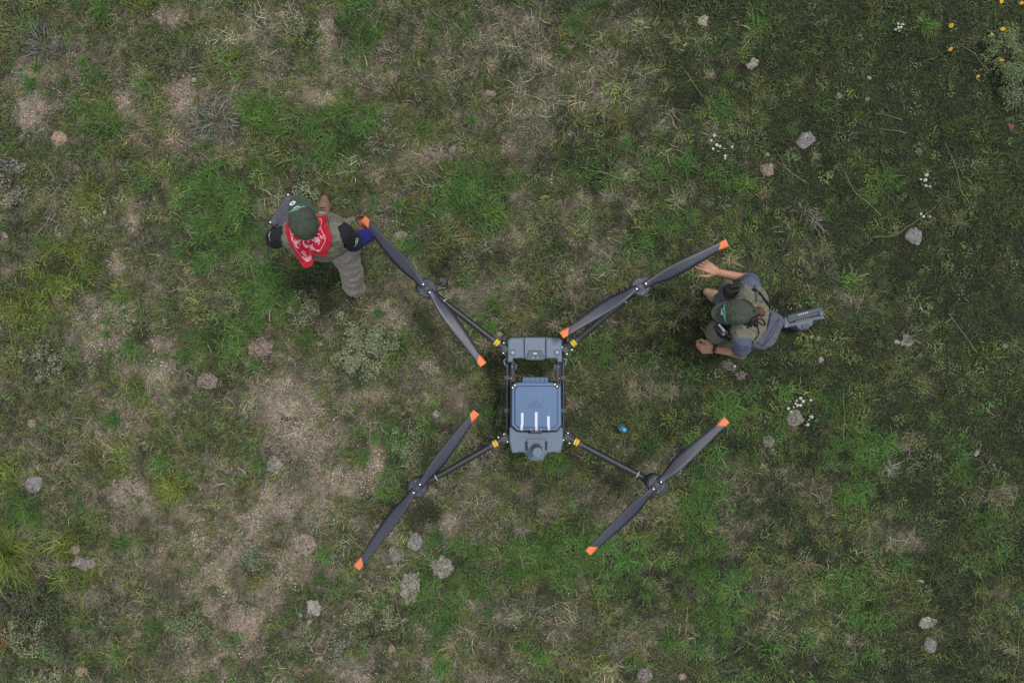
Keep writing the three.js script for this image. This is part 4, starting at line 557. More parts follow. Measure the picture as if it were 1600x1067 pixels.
// --- plastic case on the grass
{
  const a = W(1257, 500, .2), g0 = ground(a[0], a[2]), o = thing('equipment_case', 'slate plastic case with a long grooved slot lying behind the crouching person', 'case', [a[0], g0, a[2]]), yT = .20, q = (...l) => l.map(([zx, zy]) => { const p = W(1170 + zx / 10.67, 460 + zy / 10.67, yT); return [p[0] - a[0], p[2] - a[2]]; });
  const shell = plastic(lin(.088, .112, .150), .5), dark = plastic(lin(.05, .066, .09), .55);
  part('casing', slab(q([590, 400], [640, 350], [1205, 205], [1235, 290], [1262, 380], [1235, 415], [1085, 440], [1075, 515], [1020, 545], [1005, 575], [905, 590], [840, 580], [785, 525], [610, 565], [585, 530]), .03, yT - .01, .012), shell, o);
  part('rim', slab(q([640, 352], [1205, 208], [1222, 275], [630, 420]), yT - .012, yT + .014, .006), dark, o);
  part('slot', slab(q([668, 455], [1155, 332], [1164, 366], [682, 496]), yT - .011, yT - .007, .001), M.slot, o);
  part('slot_bar', slab(q([760, 446], [1000, 385], [1006, 402], [766, 464]), yT - .0075, yT + .004, .002), shell, o);
  part('slot_frame', slab(q([650, 440], [1160, 312], [1166, 326], [654, 456]), yT - .012, yT + .006, .003), shell, o);
  part('end_block', slab(q([1140, 240], [1200, 222], [1240, 355], [1178, 372]), yT - .012, yT + .008, .005), shell, o);
  for (let k = 0; k < 5; k++) part('raised_mark', slab(q([800 + k * 36, 330 - k * 9], [822 + k * 36, 324 - k * 9], [830 + k * 36, 352 - k * 9], [808 + k * 36, 358 - k * 9]), yT + .0138, yT + .017, .001), M.pale, o);
  part('latch', slab(q([870, 520], [990, 490], [1000, 545], [900, 572]), yT - .012, yT + .002, .004), dark, o);
  for (const [u, v] of [[620, 530], [1235, 390], [1195, 245], [625, 400], [920, 560]]) { const [x, z] = q([u, v])[0]; part('bolt', disc(x, z, .006, yT - .012, yT - .004 + (v < 300 ? .014 : 0), .002, 12), M.pale, o); }
  part('foot', box(.20, .06, .07, .0, .015, -.01, .01), M.black, o);
  keepOut.push([a[0], a[2], .11], [a[0] + .08, a[2] - .02, .09], [a[0] - .08, a[2] + .02, .09]);
}

// ------------------------------------------------------------------ bottle
{
  const p = W(970, 667, 0), o = thing('water_bottle', 'clear plastic water bottle with bright blue cap standing on the grass', 'bottle', [p[0], ground(p[0], p[2]), p[2]]);
  const prof = [[.0005, .004], [.024, 0], [.031, .008], [.0315, .05], [.0295, .056], [.0315, .062], [.0315, .10], [.0295, .106], [.0315, .112], [.031, .135], [.022, .165], [.0135, .178], [.0135, .195]].map(([a, b]) => new THREE.Vector2(a, b));
  const clear = new THREE.MeshPhysicalMaterial({ color: lin(.80, .93, .97), roughness: .08, transmission: 1, thickness: 0, ior: 1.45 });
  part('body', new THREE.LatheGeometry(prof, 32), clear, o);
  part('water', new THREE.LatheGeometry([[.0005, .006], [.028, .006], [.0295, .012], [.0295, .10], [.0005, .101]].map(([a, b]) => new THREE.Vector2(a, b)), 28), new THREE.MeshPhysicalMaterial({ color: lin(.62, .80, .84), roughness: .1, transmission: .8, thickness: 0 }), o);
  { const g = new THREE.CylinderGeometry(.0322, .0322, .05, 32, 1, true); g.translate(0, .085, 0); part('label', metreUV(g), new THREE.MeshStandardMaterial({ color: lin(.16, .46, .60), roughness: .5, side: THREE.DoubleSide }), o); }
  const cap = part('cap', disc(0, 0, .0165, .186, .205, .003, 30), plastic(lin(.01, .33, .72), .4), o); const r = []; for (let k = 0; k < 24; k++) { const a = k / 24 * 6.2832; r.push(box(.002, .014, .003, .0166 * Math.cos(a), .195, .0166 * Math.sin(a), .0005)); } part('ribs', merge(...r), plastic(lin(.008, .22, .55), .4), cap);
  keepOut.push([p[0], p[2], .045]);
}
// ------------------------------------------------------------------ stones and dried dung
const stoneMats = {}; const stoneMat = (c) => stoneMats[c] ||= (() => { const m = new THREE.MeshStandardMaterial({ color: lin(...c), roughness: .93, vertexColors: true, map: rep(blotch, 5), bumpMap: gr6, bumpScale: .008 }); return m; })();
const COL = { tan: [.38, .275, .20], grey: [.235, .22, .20], lilac: [.25, .235, .24], pale: [.36, .325, .265], pink: [.29, .225, .185], brown: [.215, .175, .14], rust: [.24, .12, .075], greyPale: [.35, .315, .275], white: [.43, .40, .36] };
// irregular lump: sx, sz half extents, h height, rough its raggedness, cracked the depth of its cracks
function lump(sx, sz, h, ragged, cracked, s) {
  const g = mergeVertices(new THREE.IcosahedronGeometry(1, cracked ? 26 : 16).deleteAttribute('normal').deleteAttribute('uv')), p = g.attributes.position, col = new Float32Array(p.count * 3);
  const facets = []; if (!cracked) for (let k = 0; k < 11; k++) facets.push([nrm3([rr(-1, 1), rr(-.1, 1), rr(-1, 1)]), rr(.66, .92)]);
  for (let i = 0; i < p.count; i++) {
    let x = p.getX(i), y = p.getY(i), z = p.getZ(i); for (const [n, d] of facets) { const t = x * n[0] + y * n[1] + z * n[2] - d; if (t > 0) { x -= n[0] * t * .92; y -= n[1] * t * .92; z -= n[2] * t * .92; } } const a = Math.atan2(z, x), e = 1 + ragged * (noise(Math.cos(a) * 1.6 + s, s * 2, Math.sin(a) * 1.6) * 1.1 + .5 * noise(Math.cos(a) * 4 + s, s, Math.sin(a) * 4)) + ragged * .4 * noise(x * 2 + s, y * 2, z * 2), top = Math.pow(Math.abs(y), .6) * Math.sign(y);
    let d = 0, c = 1 + .45 * noise(x * 2.5 + s, y * 2.5, z * 2.5) + .45 * noise(x * 7 + s, y * 7, z * 7) + .35 * noise(x * 15, y * 15 + s, z * 15);
    if (cracked) { const r1 = Math.abs(noise(x * 2.6 + s, 3, z * 2.6 + s)), r2 = Math.abs(noise(x * 5.5 + s, 9, z * 5.5)); const k = Math.max(1 - r1 / .06, 0), k2 = Math.max(1 - r2 / .07, 0) * .6; d = -Math.max(k, k2) * cracked + .25 * h * noise(x * 7, s, z * 7) + .18 * h * noise(x * 14, s, z * 14); c *= (1 + .3 * noise(x * 12, s, z * 12)) * (1 - .75 * Math.max(k, k2)); if (y > 0) { const u = Math.hypot(x, z); d += h * .25 * Math.sin(u * 9 + 3 * noise(x * 2, s, z * 2)) * .5; } }
    else { d = .22 * h * noise(x * 2.4 + s, 4, z * 2.4) - .25 * h * Math.max(0, y) * Math.max(0, y); const r1 = Math.abs(noise(x * 1.8 + s, y, z * 1.8)); if (r1 < .05) { d -= .10 * h * (1 - r1 / .05); c *= 1 - .45 * (1 - r1 / .05); } }
    p.setXYZ(i, x * sx * e, (cracked ? top : y) * h + d, z * sz * e); col[i * 3] = col[i * 3 + 1] = col[i * 3 + 2] = c;
  }
  g.setAttribute('color', new THREE.BufferAttribute(col, 3)); g.computeVertexNormals(); return metreUV(g);
}
let stoneSeed = 1;
function stone(px, py, r, kind, label, { sq = 1, turn = rr(0, 3), h = .48, ragged = .22, name = 'stone', group = null, sunk = .1 } = {}) {
  if (r < 14) { ragged = Math.max(ragged, .36); if (sq === 1) sq = rr(.6, .95); r *= .88; }
  const [x, , z] = W(px, py, .03), s = r / 185 * .57, g = lump(s, s * sq, s * h, ragged, 0, stoneSeed++ * 3.7), o = top(name, g, stoneMat(COL[kind]), label, 'stone', group);
  o.position.set(x, ground(x, z) + s * h * sunk + .004, z); o.rotation.y = turn; if (r > 9) keepOut.push([x, z, s * .78]); return o;
}
function dung(px, py, r, kind, label, { sq = 1, turn = 0, h = .030, ragged = .20, crack = .012, name = 'dung_pat' } = {}) {
  const [x, , z] = W(px, py, .02), s = r / 185 * .52, o = top(name, lump(s, s * sq, h, ragged, crack, stoneSeed++ * 5.3), stoneMat(COL[kind]), label, 'dung pat');
  o.position.set(x, ground(x, z) + .008, z); o.rotation.y = turn; keepOut.push([x, z, s * Math.min(1, sq) * .80]); return o;
}
stone(87, 215, 23, 'tan', 'smooth tan stone in short grass near the upper left corner', { ragged: .16, sq: .95, h: .5 });
stone(50, 757, 26, 'lilac', 'blocky grey stone with a pinkish middle by the left edge', { ragged: .14, sq: .9 });
stone(46, 662, 14, 'pink', 'small pinkish tan stone near the left edge, above the blocky grey stone');
dung(323, 595, 33, 'pink', 'round brown dung pat split by one long crack, beside bright grass on the left', { sq: .75, crack: .014 });
dung(405, 541, 36, 'pink', 'crumbling pinkish dung pat in green grass below the standing person', { sq: .8, ragged: .4, crack: .02 });
dung(132, 879, 34, 'greyPale', 'wavy pale grey dung pat in yellow green grass at the lower left', { sq: .6, ragged: .4, crack: .02 });
stone(114, 860, 15, 'pink', 'small pinkish stone just above the wavy pale dung pat');
stone(125, 1050, 15, 'tan', 'tan oval stone near the lower left corner', { sq: 1.15 });
stone(38, 806, 12, 'greyPale', 'small pale grey stone above the spiky tussock', {}); stone(35, 838, 9, 'grey', 'small grey stone right of the spiky tussock');
stone(205, 908, 13, 'pink', 'half-buried pinkish stone in gravel at the lower left', { h: .25, sq: 1.2 });
dung(477, 853, 33, 'pink', 'flat round brownish grey dung pat left of the lower left propeller tip', { crack: .004, ragged: .14, h: .014 });
stone(490, 951, 22, 'greyPale', 'pale grey stone with a dark edge, largest of three in the grass at lower left', { ragged: .3 });
stone(467, 962, 9, 'greyPale', 'small pale stone left of the pale grey stone with the dark edge'); stone(481, 974, 8, 'greyPale', 'smallest pale pebble just below the pale grey stone with the dark edge');
stone(647, 848, 24, 'lilac', 'flat lilac grey stone right of the lower left propeller tip', { h: .32, ragged: .2, sunk: .3 });
stone(620, 868, 22, 'grey', 'flat grey stone between the lower left propeller tip and the lilac stone', { h: .3, ragged: .22, sunk: .3 });
dung(691, 886, 33, 'greyPale', 'notched cracked grey dung pat, the largest below the drone', { ragged: .3, crack: .016 });
dung(641, 916, 31, 'greyPale', 'crumbled long grey dung pat in bright grass left of the notched one', { sq: 1.55, ragged: .35, crack: .020 });
stone(632, 971, 11, 'greyPale', 'small pale grey stone beside the grey-green plants at the bottom', {}); stone(611, 1017, 11, 'tan', 'small tan stone near the bottom edge, upper of two', { sq: 1.2 }); stone(617, 1041, 9, 'pink', 'small pinkish stone near the bottom edge, lower of two', { sq: 1.3 }); stone(495, 1030, 11, 'pale', 'small pale tan stone on gravel near the bottom edge', { sq: .8 });
dung(430, 727, 26, 'greyPale', 'ragged pale grey dung pat on bare earth left of the lower left rotor', { ragged: .35, crack: .016 });
stone(384, 975, 30, 'pink', 'flat half-buried pinkish rock in gravel at the lower left', { h: .22, sq: .8, ragged: .3, sunk: .2 });
stone(1260, 218, 26, 'lilac', 'smooth lilac grey stone with a flat base on dark turf at the upper right', { ragged: .12, h: .5, turn: 1 });
stone(1201, 264, 21, 'pink', 'two-toned tan stone left of the smooth lilac grey stone', { ragged: .25, turn: .5 }); stone(1201, 240, 9, 'pale', 'small cream stone just above the two-toned tan stone');
stone(1178, 98, 18, 'pale', 'angular cream stone on dark turf near the top', { ragged: .3, sq: .8, turn: .6 }); stone(1101, 29, 15, 'pale', 'pale stone by the top edge right of centre', { ragged: .3, turn: .3 });
stone(1313, 149, 12, 'pale', 'cream pebble on dark turf right of the angular cream stone'); stone(1361, 120, 8, 'white', 'white pebble on dark turf below the white daisies at the top'); stone(1358, 153, 9, 'tan', 'small tan pebble below the white pebble at the upper right');
stone(1580, 198, 13, 'rust', 'rust coloured stone near the right edge'); stone(1432, 367, 24, 'lilac', 'rough grey stone below the daisies on the right', { ragged: .25, h: .35 });
stone(1405, 535, 10, 'white', 'round cream stone, left of two on the right', {}); stone(1421, 533, 17, 'pale', 'pale rough stone, right of two on the right', { ragged: .3, h: .3 });
stone(1278, 530, 11, 'greyPale', 'small pale stone below the slate plastic case'); stone(1269, 526, 7, 'greyPale', 'tiny pale stone directly under the slate plastic case corner'); stone(1284, 562, 12, 'greyPale', 'small round grey stone lower right of the slate plastic case'); stone(1251, 478, 9, 'pale', 'small pale sliver of stone above the slate plastic case', { sq: .5, turn: -.5 });
dung(1242, 653, 26, 'greyPale', 'round grooved grey dung pat below a clump of white daisies', { crack: .014, ragged: .14 }); dung(1239, 668, 17, 'pink', 'crumbled edge of pinkish dung below the round grooved pat', { sq: .5, crack: .016, ragged: .3 });
dung(1201, 690, 18, 'greyPale', 'small pale dung pat lower left of the daisy clump by the round pat', { crack: .012, ragged: .28 });
dung(1139, 571, 24, 'grey', 'ridged oval grey dung pat below the crouching person\'s forearm', { sq: .68, turn: -.5, crack: .016 }); dung(1157, 587, 15, 'greyPale', 'small crumbled dung pat just below the ridged oval one', { ragged: .5, crack: .02 });
stone(1452, 975, 16, 'greyPale', 'pale half-buried stone at the lower right', { h: .16, sq: 1.6, ragged: .3 }); stone(1458, 1009, 19, 'lilac', 'oval lilac grey stone at the lower right', { sq: 1.35, h: .3 });
dung(1008, 1056, 22, 'greyPale', 'pale cracked dung pat at the bottom edge', { crack: .014 }); stone(1068, 1060, 11, 'tan', 'small tan stone at the bottom edge right of the pale dung pat', { sq: 1.3 });
stone(623, 371, 19, 'pink', 'wedge-shaped brownish stone beside the upper left propeller blade', { sq: 1.15, ragged: .28 }); stone(780, 523, 9, 'tan', 'small orange tan stone beside the drone\'s front left corner', { sq: 1.15, h: .7 });
stone(707, 232, 12, 'grey', 'round grey stone in grass above the upper left rotor', {}); stone(766, 143, 18, 'pink', 'flat pinkish stone in dry grass near the top centre', { sq: .5, h: .3 }); stone(722, 20, 10, 'pale', 'pale small stone by the top edge left of centre', { sq: 1.4 }); stone(560, 109, 8, 'greyPale', 'small pale pebble in grass near the top, left of centre'); stone(508, 112, 6, 'white', 'tiny white pebble on bare soil near the top'); 
stone(89, 366, 9, 'greyPale', 'pale grey pebble, lowest of three near the left edge'); stone(129, 343, 7, 'pale', 'pale pebble, middle of three near the left edge'); stone(159, 331, 7, 'white', 'white pebble, topmost of three near the left edge'); stone(237, 309, 6, 'greyPale', 'round pale pebble left of the blue-green grass'); stone(299, 122, 9, 'pale', 'cream pebble on bare soil at the upper left'); stone(5, 367, 12, 'greyPale', 'pale stone at the left edge below the grey shrub'); stone(497, 537, 9, 'pale', 'cream pebble left of the grey-green shrub'); stone(484, 655, 8, 'pale', 'cream pebble on the large bare patch of soil'); stone(679, 648, 11, 'greyPale', 'small grey stone above the lower left rotor', { sq: 1.4 }); stone(664, 617, 6, 'pale', 'pale pebble above the lower left propeller tip'); stone(1530, 709, 11, 'greyPale', 'pale grey stone half hidden in grass near the right edge', { sq: .7 }); stone(1575, 541, 10, 'pale', 'pale stone by the right edge at mid height'); stone(1443, 910, 9, 'greyPale', 'pale chip of stone at the lower right', { sq: .6 }); stone(1210, 703, 5, 'pale', 'tiny cream pebble below the small pale dung pat'); stone(1393, 795, 5, 'white', 'tiny cream pebble in the grass at right'); stone(222, 693, 6, 'white', 'white pebble in the grass at the left'); stone(241, 982, 6, 'pale', 'tan pebble in gravel at the lower left'); stone(341, 893, 8, 'white', 'bright white pebble among gravel at the lower left'); stone(325, 1035, 8, 'pale', 'cream pebble by the bottom edge at the left'); stone(349, 928, 7, 'white', 'white pebble below the bright white pebble at the lower left'); stone(1374, 1017, 6, 'pale', 'upper left cream pebble of three at the bottom right'); stone(1383, 1018, 7, 'pale', 'right cream pebble of three at the bottom right'); stone(1370, 1022, 6, 'pale', 'lower left cream pebble of three at the bottom right');
// ------------------------------------------------------------------ dry stalks
const STALK = new THREE.MeshStandardMaterial({ color: lin(.26, .225, .135), roughness: .85 }), STALK2 = new THREE.MeshStandardMaterial({ color: lin(.30, .33, .12), roughness: .8 });
function stalk(label, pts, m = STALK, r = .0019) {
  const l = pts.map(([px, py], i) => { const h = .04 + .02 * Math.sin(i * 2.1 + px), p = W(px, py, h); return [p[0], ground(p[0], p[2]) + (i === 0 ? .005 : h), p[2]]; }), d = l.flatMap((p, i) => i + 1 < l.length ? [p, add3(mix3(p, l[i + 1], .5), [rr(-.008, .008), 0, rr(-.008, .008)])] : [p]);
  const o = l[0]; const t = thing('dry_stalk', label, 'grass stalk', o, 'single dry grass stalks lying over the turf'); part('stem', tube(d.map((p) => sub3(p, o)), r, 30, 5), m, t);
  const a = sub3(l[l.length - 1], o), b = sub3(l[l.length - 2], o), u = nrm3(sub3(a, b)), g = []; for (let k = 0; k < 5; k++) { const q = add3(a, mul3(u, -.012 * k)), e = add3(q, add3(mul3(u, .012), [rr(-.005, .005), rr(.001, .005), rr(-.005, .005)])); g.push(bar(q, e, .0018, .0006, 5)); } part('seed_head', merge(...g), m, t);
}
stalk('long pale stalk left of the angular cream stone, near the top right', [[1065, 99], [1082, 125], [1099, 150]]); stalk('short pale stalk ending the long one near the top right', [[1103, 150], [1108, 160], [1110, 168]]);
stalk('long pale stalk on dark turf at right, above the daisies', [[1480, 220], [1494, 260], [1503, 300], [1515, 318]]); stalk('thin stalk between the lilac grey stone and the two-toned stone', [[1211, 230], [1228, 262], [1262, 286]]);
stalk('thin stalk in the bright patch at right', [[1318, 262], [1338, 300], [1378, 336]]); stalk('bent stalk left of the lower right-hand daisies', [[1366, 370], [1400, 368], [1432, 346], [1462, 325]]); stalk('stalk right of the slate plastic case, pointing down', [[1491, 490], [1508, 522], [1528, 552]]);
stalk('pale straw crossing bare soil near the top', [[535, 118], [568, 134], [602, 149]]); stalk('pale straw above the bright grass patch, longest there', [[652, 198], [670, 230], [690, 266]]); stalk('straw lying towards the bright grass patch', [[653, 256], [680, 272], [710, 290]]); stalk('short upright straw left of the bright grass patch', [[643, 262], [637, 280], [634, 296]]); stalk('yellowish straw left of the round grey stone', [[630, 188], [622, 198], [608, 213]]);
stalk('straw left of the lush patch above the standing person', [[480, 238], [455, 250], [430, 259]]); stalk('straw right of the standing person\'s controller, higher up', [[487, 268], [500, 280], [517, 291]]); stalk('curved straw in the middle of the upper field', [[918, 262], [948, 271], [980, 282]]); stalk('brown stalk between the two pale flat stones below the drone', [[606, 902], [618, 935], [626, 970], [629, 985]]); stalk('thin stalk by the left edge at mid height', [[5, 487], [15, 518], [22, 552]]);
stalk('thin vertical stalk right of the daisy clump by the round pat', [[1322, 613], [1320, 648], [1318, 683]]); stalk('upper of two parallel twigs at the upper right', [[1372, 175], [1390, 181], [1409, 187]]); stalk('lower of two parallel twigs at the upper right', [[1379, 199], [1396, 204], [1415, 208]]); stalk('thin stalk right of the blue-green grass', [[380, 385], [392, 420], [400, 462]]); stalk('long stalk in the lower right corner', [[1598, 990], [1590, 1030], [1584, 1062]]); stalk('pale stalk lying on gravel at the lower left', [[290, 793], [320, 790], [358, 788]]); stalk('green stalk near the crouching person\'s left hand', [[1113, 535], [1104, 524], [1095, 511]], STALK2); stalk('curled pale stalk in grass below the lower right rotor', [[1035, 872], [1024, 876], [1015, 890]]); stalk('stalk near the top right yellow flowers', [[1508, 70], [1522, 85], [1543, 110]]); stalk('thin pale stalk in grass at the bottom', [[1076, 944], [1073, 965], [1072, 985]]); stalk('green blade standing in the lush patch below the standing person', [[420, 478], [420, 490], [421, 502]], STALK2, .004); stalk('pale horizontal stalk in the bright patch at right', [[1355, 274], [1385, 274], [1415, 274]]);
// ------------------------------------------------------------------ flowers
const PETAL = new THREE.MeshStandardMaterial({ color: lin(.50, .54, .50), roughness: .7, side: THREE.DoubleSide }), GOLD = new THREE.MeshStandardMaterial({ color: lin(.70, .42, .015), roughness: .7, side: THREE.DoubleSide }), HEART = new THREE.MeshStandardMaterial({ color: lin(.55, .45, .06), roughness: .8 }), AMBER = new THREE.MeshStandardMaterial({ color: lin(.62, .22, .02), roughness: .8 }), STEM = new THREE.MeshStandardMaterial({ color: lin(.07, .14, .04), roughness: .8 });
function petals(n, r, w) { const pos = [], ind = []; for (let k = 0; k < n; k++) { const a = k / n * 6.2832, c = Math.cos(a), s = Math.sin(a), b = pos.length / 3; for (const [u, v, y] of [[.18, 0, 0], [.6, w, .12], [1, w * .6, .06], [1, -w * .6, .06], [.6, -w, .12]]) pos.push((c * u - s * v) * r, y * r, (s * u + c * v) * r); ind.push(b, b + 2, b + 1, b, b + 3, b + 2, b, b + 4, b + 3); } const g = new THREE.BufferGeometry(); g.setAttribute('position', new THREE.Float32BufferAttribute(pos, 3)); g.setIndex(ind); g.computeVertexNormals(); return g; }
const daisyG = petals(11, .0115, .25), heartG = new THREE.SphereGeometry(.0040, 10, 6); heartG.scale(1, .6, 1); const goldG = petals(6, .0165, .42);
function flowers(label, kind, list) {
  const [cx, cy] = list[0], o0 = W(cx, cy, 0), gy = ground(o0[0], o0[2]), t = thing(kind + '_plant', label, kind === 'daisy' ? 'daisies' : 'yellow flower', [o0[0], gy, o0[2]]), lv = leaves({ n: 16 + list.length * 3, spread: .05 + .008 * list.length, size: [.012, .03], high: .06, tone: [.05, .12], hue: () => [1, 1.45, .55] });
  part('foliage', lv, LEAF, t);
  for (const [px, py] of list) { const h = rr(.07, .11), p = W(px, py, h), q = [p[0] - o0[0], h, p[2] - o0[2]], foot = [q[0] * .5, 0, q[2] * .5]; part('stem', tube([foot, mix3(foot, q, .5).map((v, i) => v + (i === 1 ? 0 : .006)), q], .0016, 8, 5), STEM, t);
    const f = part('flower', kind === 'daisy' ? daisyG : goldG, kind === 'daisy' ? PETAL : GOLD, t); f.position.set(...q); f.rotation.set(rr(-.7, .7), rr(0, 6), rr(-.7, .7)); f.scale.setScalar(rr(.7, 1.25)); const c = part('flower_heart', heartG, kind === 'daisy' ? HEART : AMBER, f); c.position.y = .002; }
}
flowers('white daisies in bright green grass at the top, left of the cream stones', 'daisy', [[1126, 228], [1117, 211], [1112, 219], [1115, 232], [1123, 236], [1133, 232], [1134, 243], [1134, 247], [1145, 229], [1121, 226], [1116, 221]]);
flowers('tight cluster of white daisies on dark turf near the top right', 'daisy', [[1405, 43], [1400, 46], [1404, 37], [1411, 38], [1409, 42], [1406, 48]]); flowers('white daisies in the bright patch at the right, upper group', 'daisy', [[1447, 281], [1449, 273], [1440, 280], [1454, 291], [1448, 290]]); flowers('three white daisies at the end of a bent stalk, above the rough grey stone', 'daisy', [[1445, 338], [1441, 334], [1455, 338]]);
flowers('white daisy clump above the round grooved dung pat', 'daisy', [[1243, 630], [1235, 627], [1245, 626], [1251, 622], [1255, 627], [1246, 633], [1240, 636], [1232, 638], [1251, 633], [1267, 625], [1257, 615], [1261, 614], [1236, 643]]); flowers('few white daisies right of the round grooved dung pat', 'daisy', [[1264, 655], [1268, 651], [1262, 663], [1266, 650]]); flowers('single white flower right of the ridged oval dung pat', 'daisy', [[1148, 572]]);
flowers('lone yellow flower left of the top right corner flowers', 'yellow_flower', [[1487, 40]]); flowers('pale yellow flower below the lone one at the upper right', 'yellow_flower', [[1485, 77]]); flowers('lowest yellow flower at the upper right', 'yellow_flower', [[1527, 120]]); flowers('pair of yellow flowers near the right edge', 'yellow_flower', [[1567, 46], [1575, 49]]); flowers('yellow flower left of the pair near the right edge', 'yellow_flower', [[1550, 54]]); flowers('yellow flower in the top right corner', 'yellow_flower', [[1597, 5]]); flowers('yellow flower at the top edge left of the corner', 'yellow_flower', [[1566, 2]]); flowers('orange yellow flower on the grey-green shrub at the upper right', 'yellow_flower', [[1564, 95]]);
// ------------------------------------------------------------------ low shrubs, twigs and tussocks
function shrub(label, px, py, r, tint, { n = 9, dens = 60, name = 'low_shrub', h = .13, sq = 1 } = {}) {
  const [x, , z] = W(px, py, .04), R = r / 185, t = thing(name, label, 'shrub', [x, ground(x, z), z]), gs = [];
  for (let k = 0; k < n; k++) { const a = rr(0, 6.28), q = Math.sqrt(rnd()) * R, s = rr(.6, 1.25), g = leaves({ n: dens, spread: .055 * s, size: [.008, .019], high: h * s, tone: [.45, 1.6], hue: () => { const c = rr(.85, 1.15); return [tint[0] * c, tint[1] * c, tint[2] * rr(.8, 1.2)]; }, tilt: .9 }); g.translate(Math.cos(a) * q, rr(.01, .05), Math.sin(a) * q * sq); gs.push(g); }
  part('foliage', mergeGeometries(gs), LEAF, t); const st = []; for (let k = 0; k < n * 2; k++) { const a = rr(0, 6.28), q = rr(.3, 1) * R; st.push(tube([[0, 0, 0], [Math.cos(a) * q * .5, rr(.02, .05), Math.sin(a) * q * .5 * sq], [Math.cos(a) * q, rr(.02, .07), Math.sin(a) * q * sq]], .0024, 8, 4)); } part('stem', merge(...st), new THREE.MeshStandardMaterial({ color: lin(.12, .09, .07), roughness: .9 }), t);
}
const SAGE = [.21, .24, .125], PALE = [.22, .235, .135];
shrub('grey-green shrub below the standing person, lower and densest clump', 568, 558, 28, [.22, .25, .14], { n: 22, dens: 80 }); shrub('grey-green shrub clump right of the densest one, under the blade', 600, 528, 22, [.21, .24, .135], { n: 13, dens: 80 }); shrub('grey-green shrub just below the trouser leg', 552, 505, 24, [.21, .24, .135], { n: 11, dens: 70 }); shrub('loose pale shrub left of the trouser leg', 478, 490, 30, PALE, { n: 9 }); shrub('trailing shrub end left of the densest clump', 528, 562, 20, SAGE, { n: 6, sq: .4 });
shrub('grey-green plant at the bottom, right of two', 609, 963, 13, SAGE, { n: 7 }); shrub('grey-green plant at the bottom, left of two', 565, 955, 18, SAGE, { n: 8 }); shrub('small sage shrub on gravel at the lower left', 290, 975, 26, [.16, .19, .10], { n: 12 }); shrub('blue-grey low plant at the lower left of centre', 395, 870, 18, [.14, .19, .10], { n: 8 }); shrub('pale leafy shrub in the lower left corner, upper part', 40, 990, 34, PALE, { n: 12 }); shrub('pale leafy shrub in the lower left corner, lower part', 75, 1045, 30, PALE, { n: 10 }); shrub('grey shrub at the left edge, upper', 12, 290, 36, [.25, .245, .20], { n: 14 }); shrub('leafy shrub near the right top corner', 1572, 88, 42, [.13, .185, .07], { n: 36, dens: 80, h: .2 }); shrub('leafy shrub at the right edge below the yellow flowers', 1588, 140, 30, [.13, .175, .075], { n: 22, dens: 80, h: .18 }); shrub('low leafy plant near the lower left rotor', 640, 690, 32, [.17, .22, .11], { n: 12 }); shrub('light green leaf plant below the yellow patch', 60, 570, 34, [.20, .225, .15], { n: 9 }); shrub('small light plant near the bottom centre left', 530, 1020, 20, [.19, .22, .16], { n: 7 }); shrub('young bright plant above the big bare patch', 480, 305, 20, [.22, .30, .16], { n: 8 }); shrub('leafy light plant in front of the cap', 470, 40, 14, [.2, .24, .13], { n: 4 });
shrub('dark green low shrub in the lower left corner, by the frame edge', 12, 1048, 40, [.075, .11, .04], { n: 16 }); shrub('dark green low shrub between the twig heap and the pale leafy shrub', 62, 945, 26, [.07, .105, .04], { n: 10 }); shrub('dark green low shrub right of the pale leafy shrub at the lower left', 95, 1000, 30, [.075, .11, .045], { n: 9 });
function twigs(label, px, py, r, tint = [.30, .27, .27], n = 90) { const [x, , z] = W(px, py, .03), R = r / 185, t = thing('dry_twig_bush', label, 'dry bush', [x, ground(x, z), z]), G = [[], [], []];
  for (let k = 0; k < n * 1.6; k++) { const a0 = rr(0, 6.28), q0 = Math.sqrt(rnd()) * R * .8, s = [Math.cos(a0) * q0, rr(0, .04), Math.sin(a0) * q0], a = a0 + rr(-1.3, 1.3), q = rr(.15, .6) * R, b = a + rr(-.9, .9), m = [s[0] + Math.cos(a) * q * .5, s[1] + rr(.01, .05), s[2] + Math.sin(a) * q * .5]; G[k % 3].push(tube([s, m, [m[0] + Math.cos(b) * q * .6, m[1] + rr(-.02, .05), m[2] + Math.sin(b) * q * .6]], rr(.0009, .0024), 5, 4)); }
  G.forEach((g, v) => part('twigs', merge(...g), new THREE.MeshStandardMaterial({ color: lin(...tint.map((w) => w * [.45, .8, 1.1][v])), roughness: .9 }), t).userData.kind = 'stuff'); }
twigs('grey dry bush at the upper left above the bare soil', 62, 66, 30); twigs('grey dry twigs right of the grey dry bush', 92, 80, 14, [.28, .25, .27], 40); twigs('pale grey dry bush between lush patches at the upper left', 335, 190, 36, [.30, .28, .26], 110); twigs('dark twig heap below the spiky tussock', 18, 945, 24, [.17, .15, .15], 70); twigs('grey twigs at the left edge', 10, 265, 22, [.3, .28, .29], 50); twigs('dry grey tuft above the grey-green shrub, right side', 640, 590, 22, [.22, .19, .18], 40); twigs('pale straw star tuft at the top centre', 608, 88, 20, [.34, .31, .24], 50); twigs('pale straw tuft above the upper left blade', 612, 322, 18, [.34, .30, .24], 40); twigs('dry mauve tuft beside the wedge-shaped stone', 660, 362, 13, [.28, .23, .22], 40); twigs('pale dry tuft above the lush patch, left of the bright one', 597, 222, 22, [.36, .33, .26], 60); twigs('pale straw tuft at the top right of centre', 838, 62, 18, [.36, .32, .25], 40); twigs('dry pale tuft at the right edge', 1562, 778, 22, [.36, .34, .24], 50); twigs('dry pale tuft near the pale rough stone on the right', 1422, 522, 14, [.3, .28, .22], 36);
